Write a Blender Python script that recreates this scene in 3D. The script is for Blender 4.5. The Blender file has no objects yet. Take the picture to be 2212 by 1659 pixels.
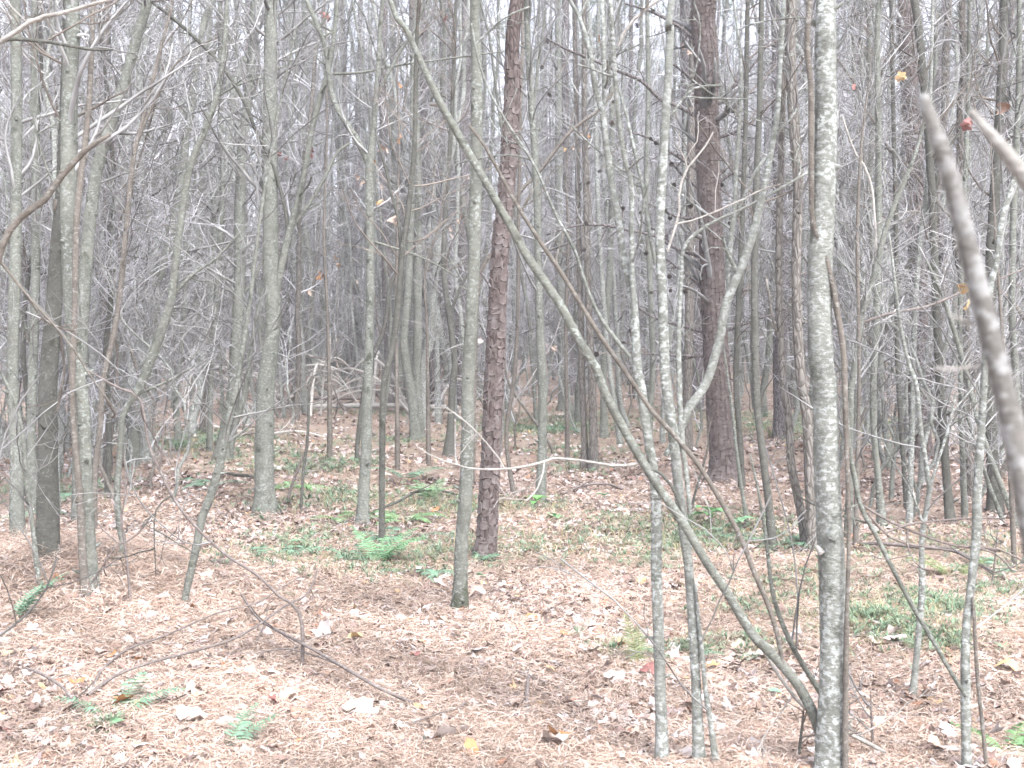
import bpy, math, random
import numpy as np

# ------------------------------------------------------------------ camera, light, exposure
scn = bpy.context.scene
COL = scn.collection
F, CX, CY, HOR, EYE = 2670.0, 1106.0, 829.5, 745.0, 1.5      # focal length and centre in units of a 2212 x 1659 frame
PITCH = math.atan((CY - HOR) / F)
cam_d = bpy.data.cameras.new('camera')
cam = bpy.data.objects.new('camera', cam_d)
COL.objects.link(cam)
cam.location = (0, 0, EYE)
cam.rotation_euler = (math.pi / 2 - PITCH, 0, 0)
cam_d.sensor_width = 36.0
cam_d.lens = 36.0 * F / 2212.0
cam_d.clip_start, cam_d.clip_end = 0.05, 2000
cam_d.dof.use_dof = True
cam_d.dof.focus_distance = 8.0
cam_d.dof.aperture_fstop = 7.5
scn.camera = cam

SUN_EL, SUN_AZ = math.radians(55), math.radians(150)          # high, veiled sun behind the camera's right shoulder
w = bpy.data.worlds.new('World')
scn.world = w
w.use_nodes = True
nt = w.node_tree
bg = nt.nodes['Background']
sky = nt.nodes.new('ShaderNodeTexSky')
sky.sky_type = 'NISHITA'
sky.sun_disc = False
sky.sun_elevation, sky.sun_rotation = SUN_EL, SUN_AZ
sky.air_density, sky.dust_density = 1.0, 3.0
hs = nt.nodes.new('ShaderNodeHueSaturation')
hs.inputs['Saturation'].default_value = 0.30                   # overcast: a nearly colourless sky
nt.links.new(sky.outputs[0], hs.inputs['Color'])
veil = nt.nodes.new('ShaderNodeMix'); veil.data_type = 'RGBA'; veil.blend_type = 'MULTIPLY'; veil.inputs[0].default_value = 1.0
veil.inputs[7].default_value = (0.97, 0.98, 1.05, 1)
nt.links.new(hs.outputs[0], veil.inputs[6])
nt.links.new(veil.outputs[2], bg.inputs['Color'])
bg.inputs['Strength'].default_value = 0.15
sun_d = bpy.data.lights.new('sun', 'SUN')
sun_d.energy, sun_d.angle, sun_d.color = 1.3, math.radians(25), (1.0, 0.985, 0.955)
sun = bpy.data.objects.new('sun', sun_d)
COL.objects.link(sun)
sun.rotation_euler = (math.pi / 2 - SUN_EL, 0, math.pi - SUN_AZ)
scn.view_settings.view_transform = 'Standard'
scn.view_settings.look = 'None'
scn.view_settings.exposure = 2.05
scn.view_settings.gamma = 1.0
scn.render.engine = 'CYCLES'
scn.cycles.use_denoising = True
scn.cycles.max_bounces = 4
scn.cycles.diffuse_bounces = 2
scn.cycles.debug_use_spatial_splits = True
scn.cycles.adaptive_threshold = 0.035
scn.cycles.glossy_bounces = 1
scn.cycles.volume_bounces = 0
scn.cycles.transparent_max_bounces = 4

rng = np.random.default_rng(11)
random.seed(5)

# ------------------------------------------------------------------ geometry helpers
def H(x, y):
    """height of the forest floor"""
    x = np.asarray(x, float); y = np.asarray(y, float)
    z = 0.035*np.sin(x*0.9+0.4)*np.sin(y*0.7) + 0.02*np.sin(x*2.3+1)*np.cos(y*1.9+.6) + 0.008*np.sin(x*6.1)*np.sin(y*5.3+1)
    z = z + 0.17*np.exp(-((x+2.8)**2+(y-7.7)**2)/0.7) + 0.09*np.exp(-((x-2.0)**2+(y-6.2)**2)/0.5)
    r = np.clip(y-16, 0, 140)
    return z + 0.0195*np.where(r < 8, r*r/16, r-4)

sp, cp = math.sin(PITCH), math.cos(PITCH)
def proj(x, y, t):
    """world point seen at frame position x, y at the distance t along the camera axis"""
    a = (x-CX)/F; b = -(y-CY)/F
    return np.array([a*t, t*(cp + b*sp), EYE + t*(-sp + b*cp)])

def ground_t(x, y):
    lo = 1.0
    for t in np.arange(1.2, 160, 0.15):
        p = proj(x, y, t)
        if p[2] <= H(p[0], p[1]):
            lo = t-0.15; hi = t
            for _ in range(20):
                m = (lo+hi)/2; q = proj(x, y, m)
                if q[2] <= H(q[0], q[1]): hi = m
                else: lo = m
            return hi
    return 160.0

class MB:
    def __init__(s): s.v = []; s.q = []; s.t = []; s.c = []; s.n = 0
    def add(s, v, q=None, t=None, c=None):
        v = np.asarray(v, float).reshape(-1, 3)
        if q is not None and len(q): s.q.append(np.asarray(q, int).reshape(-1, 4) + s.n)
        if t is not None and len(t): s.t.append(np.asarray(t, int).reshape(-1, 3) + s.n)
        s.v.append(v); s.n += len(v)
        if c is not None: s.c.append(np.asarray(c, float).reshape(-1, 3))
    def mesh(s, name, mat, smooth=True):
        me = bpy.data.meshes.new(name)
        v = np.concatenate(s.v) if s.v else np.zeros((0, 3))
        q = np.concatenate(s.q) if s.q else np.zeros((0, 4), int)
        t = np.concatenate(s.t) if s.t else np.zeros((0, 3), int)
        me.vertices.add(len(v)); me.vertices.foreach_set('co', v.astype(np.float32).ravel())
        me.loops.add(q.size + t.size)
        me.loops.foreach_set('vertex_index', np.concatenate([q.ravel(), t.ravel()]).astype(np.int32))
        me.polygons.add(len(q)+len(t))
        st = np.concatenate([np.arange(len(q))*4, q.size + np.arange(len(t))*3]).astype(np.int32)
        me.polygons.foreach_set('loop_start', st)
        me.polygons.foreach_set('use_smooth', np.full(len(st), smooth))
        me.update(calc_edges=True)
        if s.c:
            a = me.color_attributes.new('tint', 'FLOAT_COLOR', 'POINT')
            c = np.concatenate(s.c); a.data.foreach_set('color', np.concatenate([c, np.ones((len(c), 1))], 1).astype(np.float32).ravel())
        me.materials.append(mat)
        return me

def put(name, me, parent=None, loc=None):
    o = bpy.data.objects.new(name, me)
    COL.objects.link(o)
    if parent is not None:
        o.parent = parent
        if name in ('twigs', 'needles', 'cone_twigs', 'leaf_twigs'): o['kind'] = 'stuff'
    if loc is not None: o.location = loc
    return o

def tag(o, label=None, cat=None, group=None, kind=None):
    if label: o['label'] = label
    if cat: o['category'] = cat
    if group: o['group'] = group
    if kind: o['kind'] = kind
    return o

def thing(name, label, cat, loc, group=None):
    o = bpy.data.objects.new(name, None)
    o.empty_display_size = 0.1
    COL.objects.link(o); o.location = loc
    return tag(o, label, cat, group)

def copy_tree(root, loc, rotz, sc, label=None, group=None):
    r = root.copy(); COL.objects.link(r); r.location = loc; r.rotation_euler = (0, 0, rotz); r.scale = (sc, sc, sc)
    if label: r['label'] = label
    if group: r['group'] = group
    for ch in root.children:
        c = ch.copy(); COL.objects.link(c); c.parent = r
    return r

def nrm(a):
    return a/np.maximum(np.linalg.norm(a, axis=-1, keepdims=True), 1e-9)

def resample(P, step):
    """Catmull-Rom through rows of P (xyz + extra columns), even spacing"""
    P = np.asarray(P, float)
    if len(P) == 2: P = np.vstack([P[0], (P[0]+P[1])/2, P[1]])
    Q = np.vstack([2*P[0]-P[1], P, 2*P[-1]-P[-2]])
    u = np.linspace(0, 1, 9)[:-1, None]
    out = []
    for i in range(len(P)-1):
        p0, p1, p2, p3 = Q[i:i+4]
        out.append(0.5*(2*p1 + (p2-p0)*u + (2*p0-5*p1+4*p2-p3)*u**2 + (3*p1-p0-3*p2+p3)*u**3))
    out.append(P[-1:])
    C = np.vstack(out)
    s = np.r_[0, np.cumsum(np.linalg.norm(np.diff(C[:, :3], axis=0), axis=1))]
    n = max(4, int(s[-1]/step)+1)
    g = np.linspace(0, s[-1], n)
    return np.stack([np.interp(g, s, C[:, k]) for k in range(C.shape[1])], 1)

def frames(P):
    T = nrm(np.gradient(P, axis=0))
    a = np.array([1.0, 0.2, 0.1]) if abs(T[0][0]) < .8 else np.array([0.1, 1.0, 0.2])
    N = np.zeros_like(P)
    n = a - T[0]*np.dot(a, T[0]); N[0] = n/np.linalg.norm(n)
    for i in range(1, len(P)):
        n = N[i-1] - T[i]*np.dot(N[i-1], T[i]); N[i] = n/np.linalg.norm(n)
    return T, N, np.cross(T, N)

def tube(mb, P, R, sides=8, lump=0.0, cap=True):
    T, N, B = frames(P)
    n = len(P)
    th = np.linspace(0, 2*np.pi, sides, endpoint=False)
    R = np.asarray(R, float)[:, None]*np.ones(sides)[None]
    if lump:
        ph = rng.uniform(0, 6.28, 8)
        s = np.r_[0, np.cumsum(np.linalg.norm(np.diff(P, axis=0), axis=1))][:, None]
        R = R*(1+lump*(np.sin(2*th[None]+ph[0]+s*2.1)*.7 + np.sin(3*th[None]+ph[1]-s*5)*.5 + np.sin(s*13+ph[2]+th[None])*.4 + .35*rng.normal(size=R.shape)))
    V = P[:, None] + R[..., None]*(np.cos(th)[None, :, None]*N[:, None] + np.sin(th)[None, :, None]*B[:, None])
    i = np.arange(n-1)[:, None]*sides; j = np.arange(sides)[None]; k = (j+1) % sides
    q = np.stack([i+j, i+k, i+sides+k, i+sides+j], -1).reshape(-1, 4)
    V = V.reshape(-1, 3); t = None
    if cap:
        V = np.vstack([V, P[-1] + T[-1]*R[-1, 0]*.3])
        t = np.stack([(n-1)*sides+np.arange(sides), (n-1)*sides+(np.arange(sides)+1) % sides, np.full(sides, n*sides)], 1)
    mb.add(V, q, t)

def tubes(mb, P, R, sides=3):
    """many thin twigs at once: P (B, S, 3), R (B, S)"""
    B_, S = P.shape[:2]
    if B_ == 0: return
    T = nrm(np.gradient(P, axis=1))
    m = nrm(P[:, -1]-P[:, 0])
    ref = np.where(np.abs(m[:, 2:3]) > .7, np.array([[1., .3, 0]]), np.array([[0., 0, 1]]))[:, None]
    N = nrm(np.cross(T, np.broadcast_to(ref, T.shape))); Bn = np.cross(T, N)
    th = np.linspace(0, 2*np.pi, sides, endpoint=False)
    V = P[:, :, None] + R[:, :, None, None]*(np.cos(th)[:, None]*N[:, :, None] + np.sin(th)[:, None]*Bn[:, :, None])
    b = np.arange(B_)[:, None, None]*S*sides; i = np.arange(S-1)[None, :, None]*sides; j = np.arange(sides)[None, None]; k = (j+1) % sides
    q = np.stack([b+i+j, b+i+k, b+i+sides+k, b+i+sides+j], -1).reshape(-1, 4)
    mb.add(V.reshape(-1, 3), q)

def grow(P, R, k, tlo, thi, ang, length, segs, rf, up=0.0, wig=0.15, rmin=.0012, tip=.35, taperlen=.5):
    """k children on each parent path"""
    Bp, S = P.shape[:2]
    t = rng.uniform(tlo, thi, (Bp, k))
    f = t*(S-1); i0 = np.minimum(f.astype(int), S-2); fr = (f-i0)[..., None]
    bi = np.arange(Bp)[:, None]
    st = P[bi, i0]*(1-fr) + P[bi, i0+1]*fr
    tg = nrm(P[bi, i0+1]-P[bi, i0])
    rp = R[bi, i0]*(1-fr[..., 0]) + R[bi, i0+1]*fr[..., 0]
    st = st.reshape(-1, 3); tg = tg.reshape(-1, 3); rp = rp.ravel(); tt = t.ravel()
    n = len(st)
    pr = nrm(np.cross(tg, rng.normal(size=(n, 3))))
    a = np.radians(rng.uniform(*ang, n))[:, None]
    d = np.cos(a)*tg + np.sin(a)*pr
    L = rng.uniform(*length, n)*(1-taperlen*tt)
    out = np.zeros((n, segs+1, 3)); out[:, 0] = st
    dr = rng.normal(size=(n, 3))*wig
    for s in range(segs):
        d = nrm(d + dr*.6 + wig*rng.normal(size=(n, 3)) + np.array([0, 0, up]))
        out[:, s+1] = out[:, s] + d*(L/segs)[:, None]
    r0 = np.maximum(rp*rf*rng.uniform(.7, 1.1, n), rmin)
    Rr = np.maximum(r0[:, None]*np.linspace(1, tip, segs+1)[None], rmin*.8)
    return out, Rr

# ------------------------------------------------------------------ materials
def new_mat(name, rough=0.9, spec=0.15):
    m = bpy.data.materials.new(name); m.use_nodes = True
    b = m.node_tree.nodes['Principled BSDF']
    b.inputs['Roughness'].default_value = rough
    b.inputs['Specular IOR Level'].default_value = spec
    return m, m.node_tree, b
def N(nt, t, **kw):
    n = nt.nodes.new(t)
    for k, v in kw.items():
        if k in n.inputs: n.inputs[k].default_value = v
        else: setattr(n, k, v)
    return n
def ramp(nt, fac, stops):
    r = nt.nodes.new('ShaderNodeValToRGB')
    e = r.color_ramp.elements
    while len(e) < len(stops): e.new(0.5)
    for i, (p, c) in enumerate(stops):
        e[i].position = p; e[i].color = tuple(c)+(1,) if len(c) == 3 else c
    nt.links.new(fac, r.inputs[0]); return r.outputs[0]
def mixc(nt, fac, a, b, mode='MIX'):
    m = nt.nodes.new('ShaderNodeMix'); m.data_type = 'RGBA'; m.blend_type = mode
    for sock, val in ((m.inputs[0], fac), (m.inputs[6], a), (m.inputs[7], b)):
        if isinstance(val, (int, float)): sock.default_value = val
        elif isinstance(val, tuple): sock.default_value = val+(1,)
        else: nt.links.new(val, sock)
    return m.outputs[2]
def coords(nt, scale, jitter=True):
    tc = nt.nodes.new('ShaderNodeTexCoord'); mp = nt.nodes.new('ShaderNodeMapping')
    mp.inputs['Scale'].default_value = scale
    if jitter:
        oi = nt.nodes.new('ShaderNodeObjectInfo'); ml = N(nt, 'ShaderNodeMath', operation='MULTIPLY'); ml.inputs[1].default_value = 37.0
        nt.links.new(oi.outputs['Random'], ml.inputs[0]); ad = nt.nodes.new('ShaderNodeVectorMath')
        nt.links.new(tc.outputs['Object'], ad.inputs[0]); nt.links.new(ml.outputs[0], ad.inputs[1]); nt.links.new(ad.outputs[0], mp.inputs[0])
    else: nt.links.new(tc.outputs['Object'], mp.inputs[0])
    return mp.outputs[0]
def noise(nt, vec, scale, detail=4, rough=.6):
    n = N(nt, 'ShaderNodeTexNoise'); n.inputs['Scale'].default_value = scale; n.inputs['Detail'].default_value = detail; n.inputs['Roughness'].default_value = rough
    nt.links.new(vec, n.inputs['Vector']); return n.outputs['Fac']
def bump(nt, b, h, strength, dist):
    n = nt.nodes.new('ShaderNodeBump'); n.inputs['Strength'].default_value = strength; n.inputs['Distance'].default_value = dist
    nt.links.new(h, n.inputs['Height']); nt.links.new(n.outputs[0], b.inputs['Normal'])

def smooth_bark(name, base, pale, dark, pale_at=.56, moss=.3, foot=False):
    m, nt, b = new_mat(name)
    v = coords(nt, (1, 1, .75))
    big = noise(nt, v, 5, 3)
    c = ramp(nt, big, [(.3, tuple(x*.8 for x in base)), (.7, tuple(x*1.2 for x in base))])
    fine = noise(nt, coords(nt, (1, 1, 2.6)), 60, 5, .7)
    c = mixc(nt, ramp(nt, fine, [(.45, (0, 0, 0)), (.75, (.5, .5, .5))]), c, tuple(x*1.5 for x in base))
    pat = noise(nt, coords(nt, (1, 1, 1.35)), 52, 3, .55)
    fld = ramp(nt, noise(nt, coords(nt, (1, 1, .5)), 6, 3, .6), [(.38, (.3, .3, .3)), (.62, (1, 1, 1))])
    c = mixc(nt, mixc(nt, 1.0, ramp(nt, pat, [(pale_at-.03, (0, 0, 0)), (pale_at+.04, (.85, .85, .85))]), fld, 'MULTIPLY'), c, pale)
    blot = noise(nt, coords(nt, (1, 1, 1.1)), 19, 4, .6)
    c = mixc(nt, ramp(nt, blot, [(.5, (0, 0, 0)), (.64, (.55, .55, .55))]), c, tuple(x*.62 for x in base))
    dk = noise(nt, coords(nt, (1, 1, .8)), 9, 5, .65)
    c = mixc(nt, ramp(nt, dk, [(.6, (0, 0, 0)), (.68, (moss, moss, moss))]), c, dark)
    ln = noise(nt, coords(nt, (1, 1, 7)), 22, 2)
    c = mixc(nt, ramp(nt, ln, [(.64, (0, 0, 0)), (.7, (.45, .45, .45))]), c, tuple(x*.45 for x in base))
    if foot:   # moss sleeve growing over the foot of the trunk
        tc = nt.nodes.new('ShaderNodeTexCoord'); sx_ = nt.nodes.new('ShaderNodeSeparateXYZ'); nt.links.new(tc.outputs['Object'], sx_.inputs[0])
        ad = N(nt, 'ShaderNodeMath', operation='MULTIPLY_ADD'); nt.links.new(blot, ad.inputs[0]); ad.inputs[1].default_value = -.95; nt.links.new(sx_.outputs['Z'], ad.inputs[2])
        a2 = N(nt, 'ShaderNodeMath', operation='ADD'); a2.inputs[1].default_value = .33; nt.links.new(ad.outputs[0], a2.inputs[0]); ad = a2
        c = mixc(nt, ramp(nt, ad.outputs[0], [(.0, (.75, .75, .75)), (.05, (0, 0, 0))]), c, (.065, .072, .048))
    nt.links.new(c, b.inputs['Base Color'])
    hsum = N(nt, 'ShaderNodeMath', operation='ADD'); nt.links.new(fine, hsum.inputs[0]); nt.links.new(blot, hsum.inputs[1])
    bump(nt, b, hsum.outputs[0], .8, .010)
    return m
M = {}
M['maple'] = smooth_bark('maple_bark', (.165, .170, .145), (.325, .35, .325), (.05, .058, .04), .555, .8)
M['maple_pale'] = smooth_bark('lichen_bark', (.205, .212, .188), (.46, .485, .465), (.085, .094, .072), .52, .6)
M['maple_dark'] = smooth_bark('dark_bark', (.105, .104, .09), (.20, .212, .19), (.04, .043, .03), .6, .6)
M['maple_foot'] = smooth_bark('moss_footed_bark', (.165, .170, .145), (.325, .35, .325), (.05, .058, .04), .555, .8, True)
M['brown'] = smooth_bark('brown_bark', (.158, .140, .120), (.29, .285, .262), (.078, .066, .052), .57, .5)
M['stick'] = smooth_bark('dead_stick_bark', (.19, .162, .147), (.33, .305, .29), (.085, .068, .06), .58, .4)
M['bough'] = smooth_bark('weathered_bough_bark', (.185, .175, .16), (.39, .39, .38), (.10, .075, .062), .50, .7)
M['driftwood'] = smooth_bark('sun_bleached_wood', (.50, .475, .44), (.62, .60, .575), (.30, .26, .23), .58, .3)
M['bleached'] = smooth_bark('bleached_wood', (.36, .34, .31), (.50, .48, .455), (.19, .165, .145), .58, .4)

def rough_bark(name, base, plate, deep):
    m, nt, b = new_mat(name)
    v = coords(nt, (1, 1, .35))
    vo = N(nt, 'ShaderNodeTexVoronoi', feature='DISTANCE_TO_EDGE'); vo.inputs['Scale'].default_value = 28
    wv = nt.nodes.new('ShaderNodeVectorMath'); nz = N(nt, 'ShaderNodeTexNoise'); nz.inputs['Scale'].default_value = 14
    nt.links.new(v, nz.inputs['Vector'])
    sc = nt.nodes.new('ShaderNodeVectorMath'); sc.operation = 'SCALE'; sc.inputs['Scale'].default_value = .06
    nt.links.new(nz.outputs['Color'], sc.inputs[0]); nt.links.new(v, wv.inputs[0]); nt.links.new(sc.outputs[0], wv.inputs[1])
    nt.links.new(wv.outputs[0], vo.inputs['Vector'])
    c = ramp(nt, noise(nt, v, 12, 5, .7), [(.3, base), (.7, plate)])
    c = mixc(nt, ramp(nt, vo.outputs['Distance'], [(.0, (1, 1, 1)), (.12, (0, 0, 0))]), c, deep)
    nt.links.new(c, b.inputs['Base Color'])
    bump(nt, b, vo.outputs['Distance'], .9, .03)
    return m
M['pine'] = rough_bark('pine_bark', (.135, .12, .117), (.235, .22, .217), (.06, .05, .048))
M['pine_deep'] = rough_bark('pine_bark_furrows', (.085, .066, .06), (.13, .105, .098), (.05, .04, .037))
M['furrow'] = rough_bark('furrowed_bark', (.15, .138, .12), (.23, .215, .195), (.085, .075, .066))
m, nt, b = new_mat('pine_bark_plates')
c = ramp(nt, noise(nt, coords(nt, (1, 1, .6)), 24, 5, .7), [(.28, (.08, .063, .058)), (.5, (.128, .105, .098)), (.72, (.215, .195, .188))])
nt.links.new(c, b.inputs['Base Color']); bump(nt, b, noise(nt, coords(nt, (1, 1, 1)), 90, 4), .5, .005); M['plates'] = m

def twig_mat(name, lo, hi):
    m, nt, b = new_mat(name)
    c = ramp(nt, noise(nt, coords(nt, (1, 1, 1)), 2.2, 3, .7), [(.32, lo), (.68, hi)])
    oi = N(nt, 'ShaderNodeObjectInfo')
    c = mixc(nt, 1.0, c, ramp(nt, oi.outputs['Random'], [(.0, (.62, .61, .60)), (.5, (1.0, 1.0, 1.0)), (1., (1.35, 1.35, 1.36))]), 'MULTIPLY')
    nt.links.new(c, b.inputs['Base Color']); return m
M['twig'] = twig_mat('grey_twigs', (.10, .097, .092), (.385, .385, .375))
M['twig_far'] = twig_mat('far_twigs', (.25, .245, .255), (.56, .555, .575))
M['twig_dark'] = twig_mat('dark_twigs', (.085, .07, .06), (.24, .21, .18))

def tint_mat(name, rough=.75, trans=0.0, sub=True):
    m, nt, b = new_mat(name, rough, .2)
    at = N(nt, 'ShaderNodeVertexColor', layer_name='tint')
    c = at.outputs['Color']
    if sub:
        f = noise(nt, coords(nt, (1, 1, 1), False), 55, 3)
        c = mixc(nt, 1.0, c, ramp(nt, f, [(.3, (.75, .73, .72)), (.7, (1.15, 1.15, 1.15))]), 'MULTIPLY')
    nt.links.new(c, b.inputs['Base Color'])
    if trans:
        tr = N(nt, 'ShaderNodeBsdfTranslucent'); nt.links.new(c, tr.inputs['Color'])
        mx = N(nt, 'ShaderNodeMixShader'); mx.inputs[0].default_value = trans
        nt.links.new(b.outputs[0], mx.inputs[1]); nt.links.new(tr.outputs[0], mx.inputs[2])
        nt.links.new(mx.outputs[0], nt.nodes['Material Output'].inputs['Surface'])
    return m
M['litter'] = tint_mat('dry_leaf_litter')
M['needle'] = tint_mat('dry_needles', sub=False)
M['green'] = tint_mat('green_leaves', .6, .25, False)

def leaf_mat(name, a, b_, spots):
    m, nt, b = new_mat(name, .65, .3)
    v = coords(nt, (1, 1, 1))
    oi = N(nt, 'ShaderNodeObjectInfo')
    c = mixc(nt, ramp(nt, noise(nt, v, 30, 4, .65), [(.35, (0, 0, 0)), (.65, (1, 1, 1))]), a, b_)
    c = mixc(nt, ramp(nt, noise(nt, v, 90, 2), [(.66, (0, 0, 0)), (.72, (.6, .6, .6))]), c, spots)
    nt.links.new(c, b.inputs['Base Color'])
    bump(nt, b, noise(nt, v, 60, 3), .4, .004)
    return m
M['leaf_pale'] = leaf_mat('pale_leaf', (.47, .415, .39), (.38, .315, .285), (.24, .175, .15))
M['leaf_tan'] = leaf_mat('tan_leaf', (.42, .315, .25), (.50, .40, .33), (.22, .145, .11))
M['leaf_brown'] = leaf_mat('brown_leaf', (.24, .15, .11), (.36, .24, .18), (.12, .08, .06))
M['leaf_orange'] = leaf_mat('orange_leaf', (.42, .225, .10), (.34, .17, .08), (.2, .10, .055))
M['leaf_yellow'] = leaf_mat('yellow_leaf', (.50, .36, .19), (.44, .29, .15), (.28, .16, .09))
M['leaf_red'] = leaf_mat('red_leaf', (.25, .115, .10), (.20, .09, .08), (.12, .06, .05))
m, nt, b = new_mat('pine_cone_scales'); nt.links.new(ramp(nt, noise(nt, coords(nt, (1, 1, 1)), 40), [(.3, (.035, .028, .025)), (.7, (.10, .085, .075))]), b.inputs['Base Color']); M['cone'] = m

# ------------------------------------------------------------------ the forest floor
ys = np.r_[np.linspace(-8, 3.5, 20), np.linspace(3.6, 14, 150), 14+np.cumsum(np.linspace(.1, 2.5, 70)), np.linspace(110, 420, 12)]
u = np.linspace(-1, 1, 181); xs = np.sign(u)*(np.abs(u)*6 + np.abs(u)**7*290)
X, Y = np.meshgrid(xs, ys)
Z = H(X, Y)
near = np.exp(-((Y-6)/6)**2)*(np.abs(X) < 7)
Z = Z + near*.006*rng.normal(size=Z.shape)
g = MB()
nx, ny = len(xs), len(ys)
i = np.arange(ny-1)[:, None]*nx; j = np.arange(nx-1)[None]
g.add(np.stack([X, Y, Z], -1), np.stack([i+j, i+j+1, i+nx+j+1, i+nx+j], -1))
m, nt, b = new_mat('forest_floor', .95, .1)
v = coords(nt, (1, 1, 1), False)
f1 = noise(nt, v, 26, 6, .75); f2 = noise(nt, v, 1.3, 4); f3 = noise(nt, v, 9, 5, .7)
c = ramp(nt, f1, [(.32, (.09, .065, .05)), (.47, (.21, .155, .12)), (.58, (.36, .285, .23)), (.72, (.47, .405, .355))])
c = mixc(nt, ramp(nt, f2, [(.4, (0, 0, 0)), (.65, (.5, .5, .5))]), c, (.40, .32, .27))
c = mixc(nt, ramp(nt, f3, [(.56, (0, 0, 0)), (.66, (.35, .35, .35))]), c, (.17, .20, .11))
nt.links.new(c, b.inputs['Base Color']); bump(nt, b, f1, .8, .03)
tag(put('ground', g.mesh('ground', m)), 'forest floor of pine straw and dead leaves', None, None, 'structure')

# ------------------------------------------------------------------ leaf, fern and cone shapes
def leaf_shape(seed, size=.055, lobes=5, curl=.5):
    """one lobed dead leaf: outline ring, inner ring and midrib, curled"""
    r = np.random.default_rng(seed)
    n = lobes*4
    th = np.linspace(-np.pi*.93, np.pi*.93, n)
    rad = .62 + .38*np.abs(np.cos(th*lobes/2*1.0))**1.2*(1+.15*r.normal(size=n)) - .12*(np.abs(th) > 2.4)
    rad = rad*(1+.06*r.normal(size=n))
    x = np.cos(th)*rad*1.05 + .12; y = np.sin(th)*rad
    ix, iy = x*.5+.02, y*.5
    P = np.concatenate([np.stack([x, y], 1), np.stack([ix, iy], 1), [[.08, 0]]])
    ax = r.uniform(-.5, .5); k = curl*r.uniform(.5, 1.3)*r.choice([1, 1, -1])
    a = P[:, 0]*math.sin(ax)+P[:, 1]*math.cos(ax)
    z = k*a*a*.8 + .18*r.normal()*P[:, 0]*P[:, 1] + .10*r.normal()*P[:, 0] + .07*r.normal(size=len(P))*np.r_[np.ones(n), .4*np.ones(n), 0]
    a_sh = np.sign(a)*np.minimum(np.abs(a), 1)*(1-.35*abs(k)*np.abs(a))
    P = P + (a_sh-a)[:, None]*np.array([[math.sin(ax), math.cos(ax)]])
    V = np.concatenate([P, z[:, None]], 1)*size
    V[:, 2] -= V[:, 2].min()
    k0 = np.arange(n-1)
    q = np.stack([k0, k0+1, n+k0+1, n+k0], 1)
    t = np.stack([n+k0, n+k0+1, np.full(n-1, 2*n)], 1)
    return V, q, t
LEAFV = [leaf_shape(100+k, .055, (3, 5, 5, 3)[k % 4], .55) for k in range(14)]

def petiole(V0, mb):
    s = resample(np.array([[V0[0]*.08, V0[1], V0[2]+.0005], [V0[0]-.02, V0[1]+.004, V0[2]+.004], [V0[0]-.05, V0[1], V0[2]+.001]]), .02)
    tube(mb, s, np.full(len(s), .0008), 3)

def frond_mesh(name, L, seed, mat='green', col=(.16, .27, .13), npair=18, width=.2, arch=.5):
    r = np.random.default_rng(seed)
    mb = MB()
    s = np.linspace(0, 1, npair+4)
    path = np.stack([L*(s*.92), .04*L*np.sin(s*2+r.uniform(0, 3)), L*arch*(s*1.1-s**2*1.0)], 1)
    T, Nn, B = frames(path)
    tube(mb, path, np.linspace(.0022, .0008, len(path)), 3)
    mb.c.append(np.tile(np.array(col)*np.array([1.1, .8, .6]), (mb.n, 1)))
    up = np.array([0, 0, 1.0])
    for k in range(3, len(s)-1):
        wl = width*L*math.sin(min(1, (1-s[k])*1.55+.04)*1.45)*r.uniform(.88, 1.08)
        for sd in (-1, 1):
            side = nrm(np.cross(T[k], up))*sd
            d = nrm(side*.93+T[k]*.3 - up*.1)
            w_ = L*.021*r.uniform(.9, 1.2)
            p = path[k]; nn = T[k]
            V = np.array([p-nn*w_*.55, p+nn*w_*.7, p+d*wl*.55+nn*w_*.75+up*.006*r.normal(), p+d*wl+nn*w_*.25-up*wl*.12, p+d*wl*.55-nn*w_*.45+up*.003])
            cc = np.array(col)*r.uniform(.8, 1.25)
            mb.add(V, None, [[0, 1, 2], [0, 2, 4], [4, 2, 3]], np.tile(cc, (5, 1)))
    return mb.mesh(name, M[mat])

def cone_mesh():
    mb = MB()
    for k in range(42):
        f = k/42; a = k*2.39996; rr = .026*math.sin(math.pi*(.12+.8*f))
        z = -.03+.06*f
        o = np.array([math.cos(a), math.sin(a), 0]); s = np.array([-o[1], o[0], 0])
        p = o*rr*.3+np.array([0, 0, z]); tip = o*rr*1.25+np.array([0, 0, z+.008-.014*(1-f)])
        mb.add([p-s*.004, p+s*.004, tip+s*.008, tip-s*.008, tip+np.array([0, 0, .005])+o*.002], [[0, 1, 2, 3]], [[3, 2, 4], [0, 3, 4], [1, 2, 4]])
    P = np.array([[0, 0, -.03], [0, 0, 0], [0, 0, .03]]); tube(mb, P, [.006, .012, .006], 5)
    return mb.mesh('pine_cone', M['cone'], False)
CONE = cone_mesh()

# ------------------------------------------------------------------ trees drawn from their outline in the photograph, standing at their own distance
def world_path(pts, t, lean=0.0, y0=None, bow=0.0):
    y0 = pts[0][1] if y0 is None else y0
    out = []
    for x, y, wd in pts:
        hgt = (y0-y)*t/F
        tt = t + lean*hgt + bow*math.sin(hgt*1.7+1)
        p = proj(x, y, tt)
        out.append([p[0], p[1], p[2], wd*.5*tt/F])
    return np.array(out)

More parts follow.
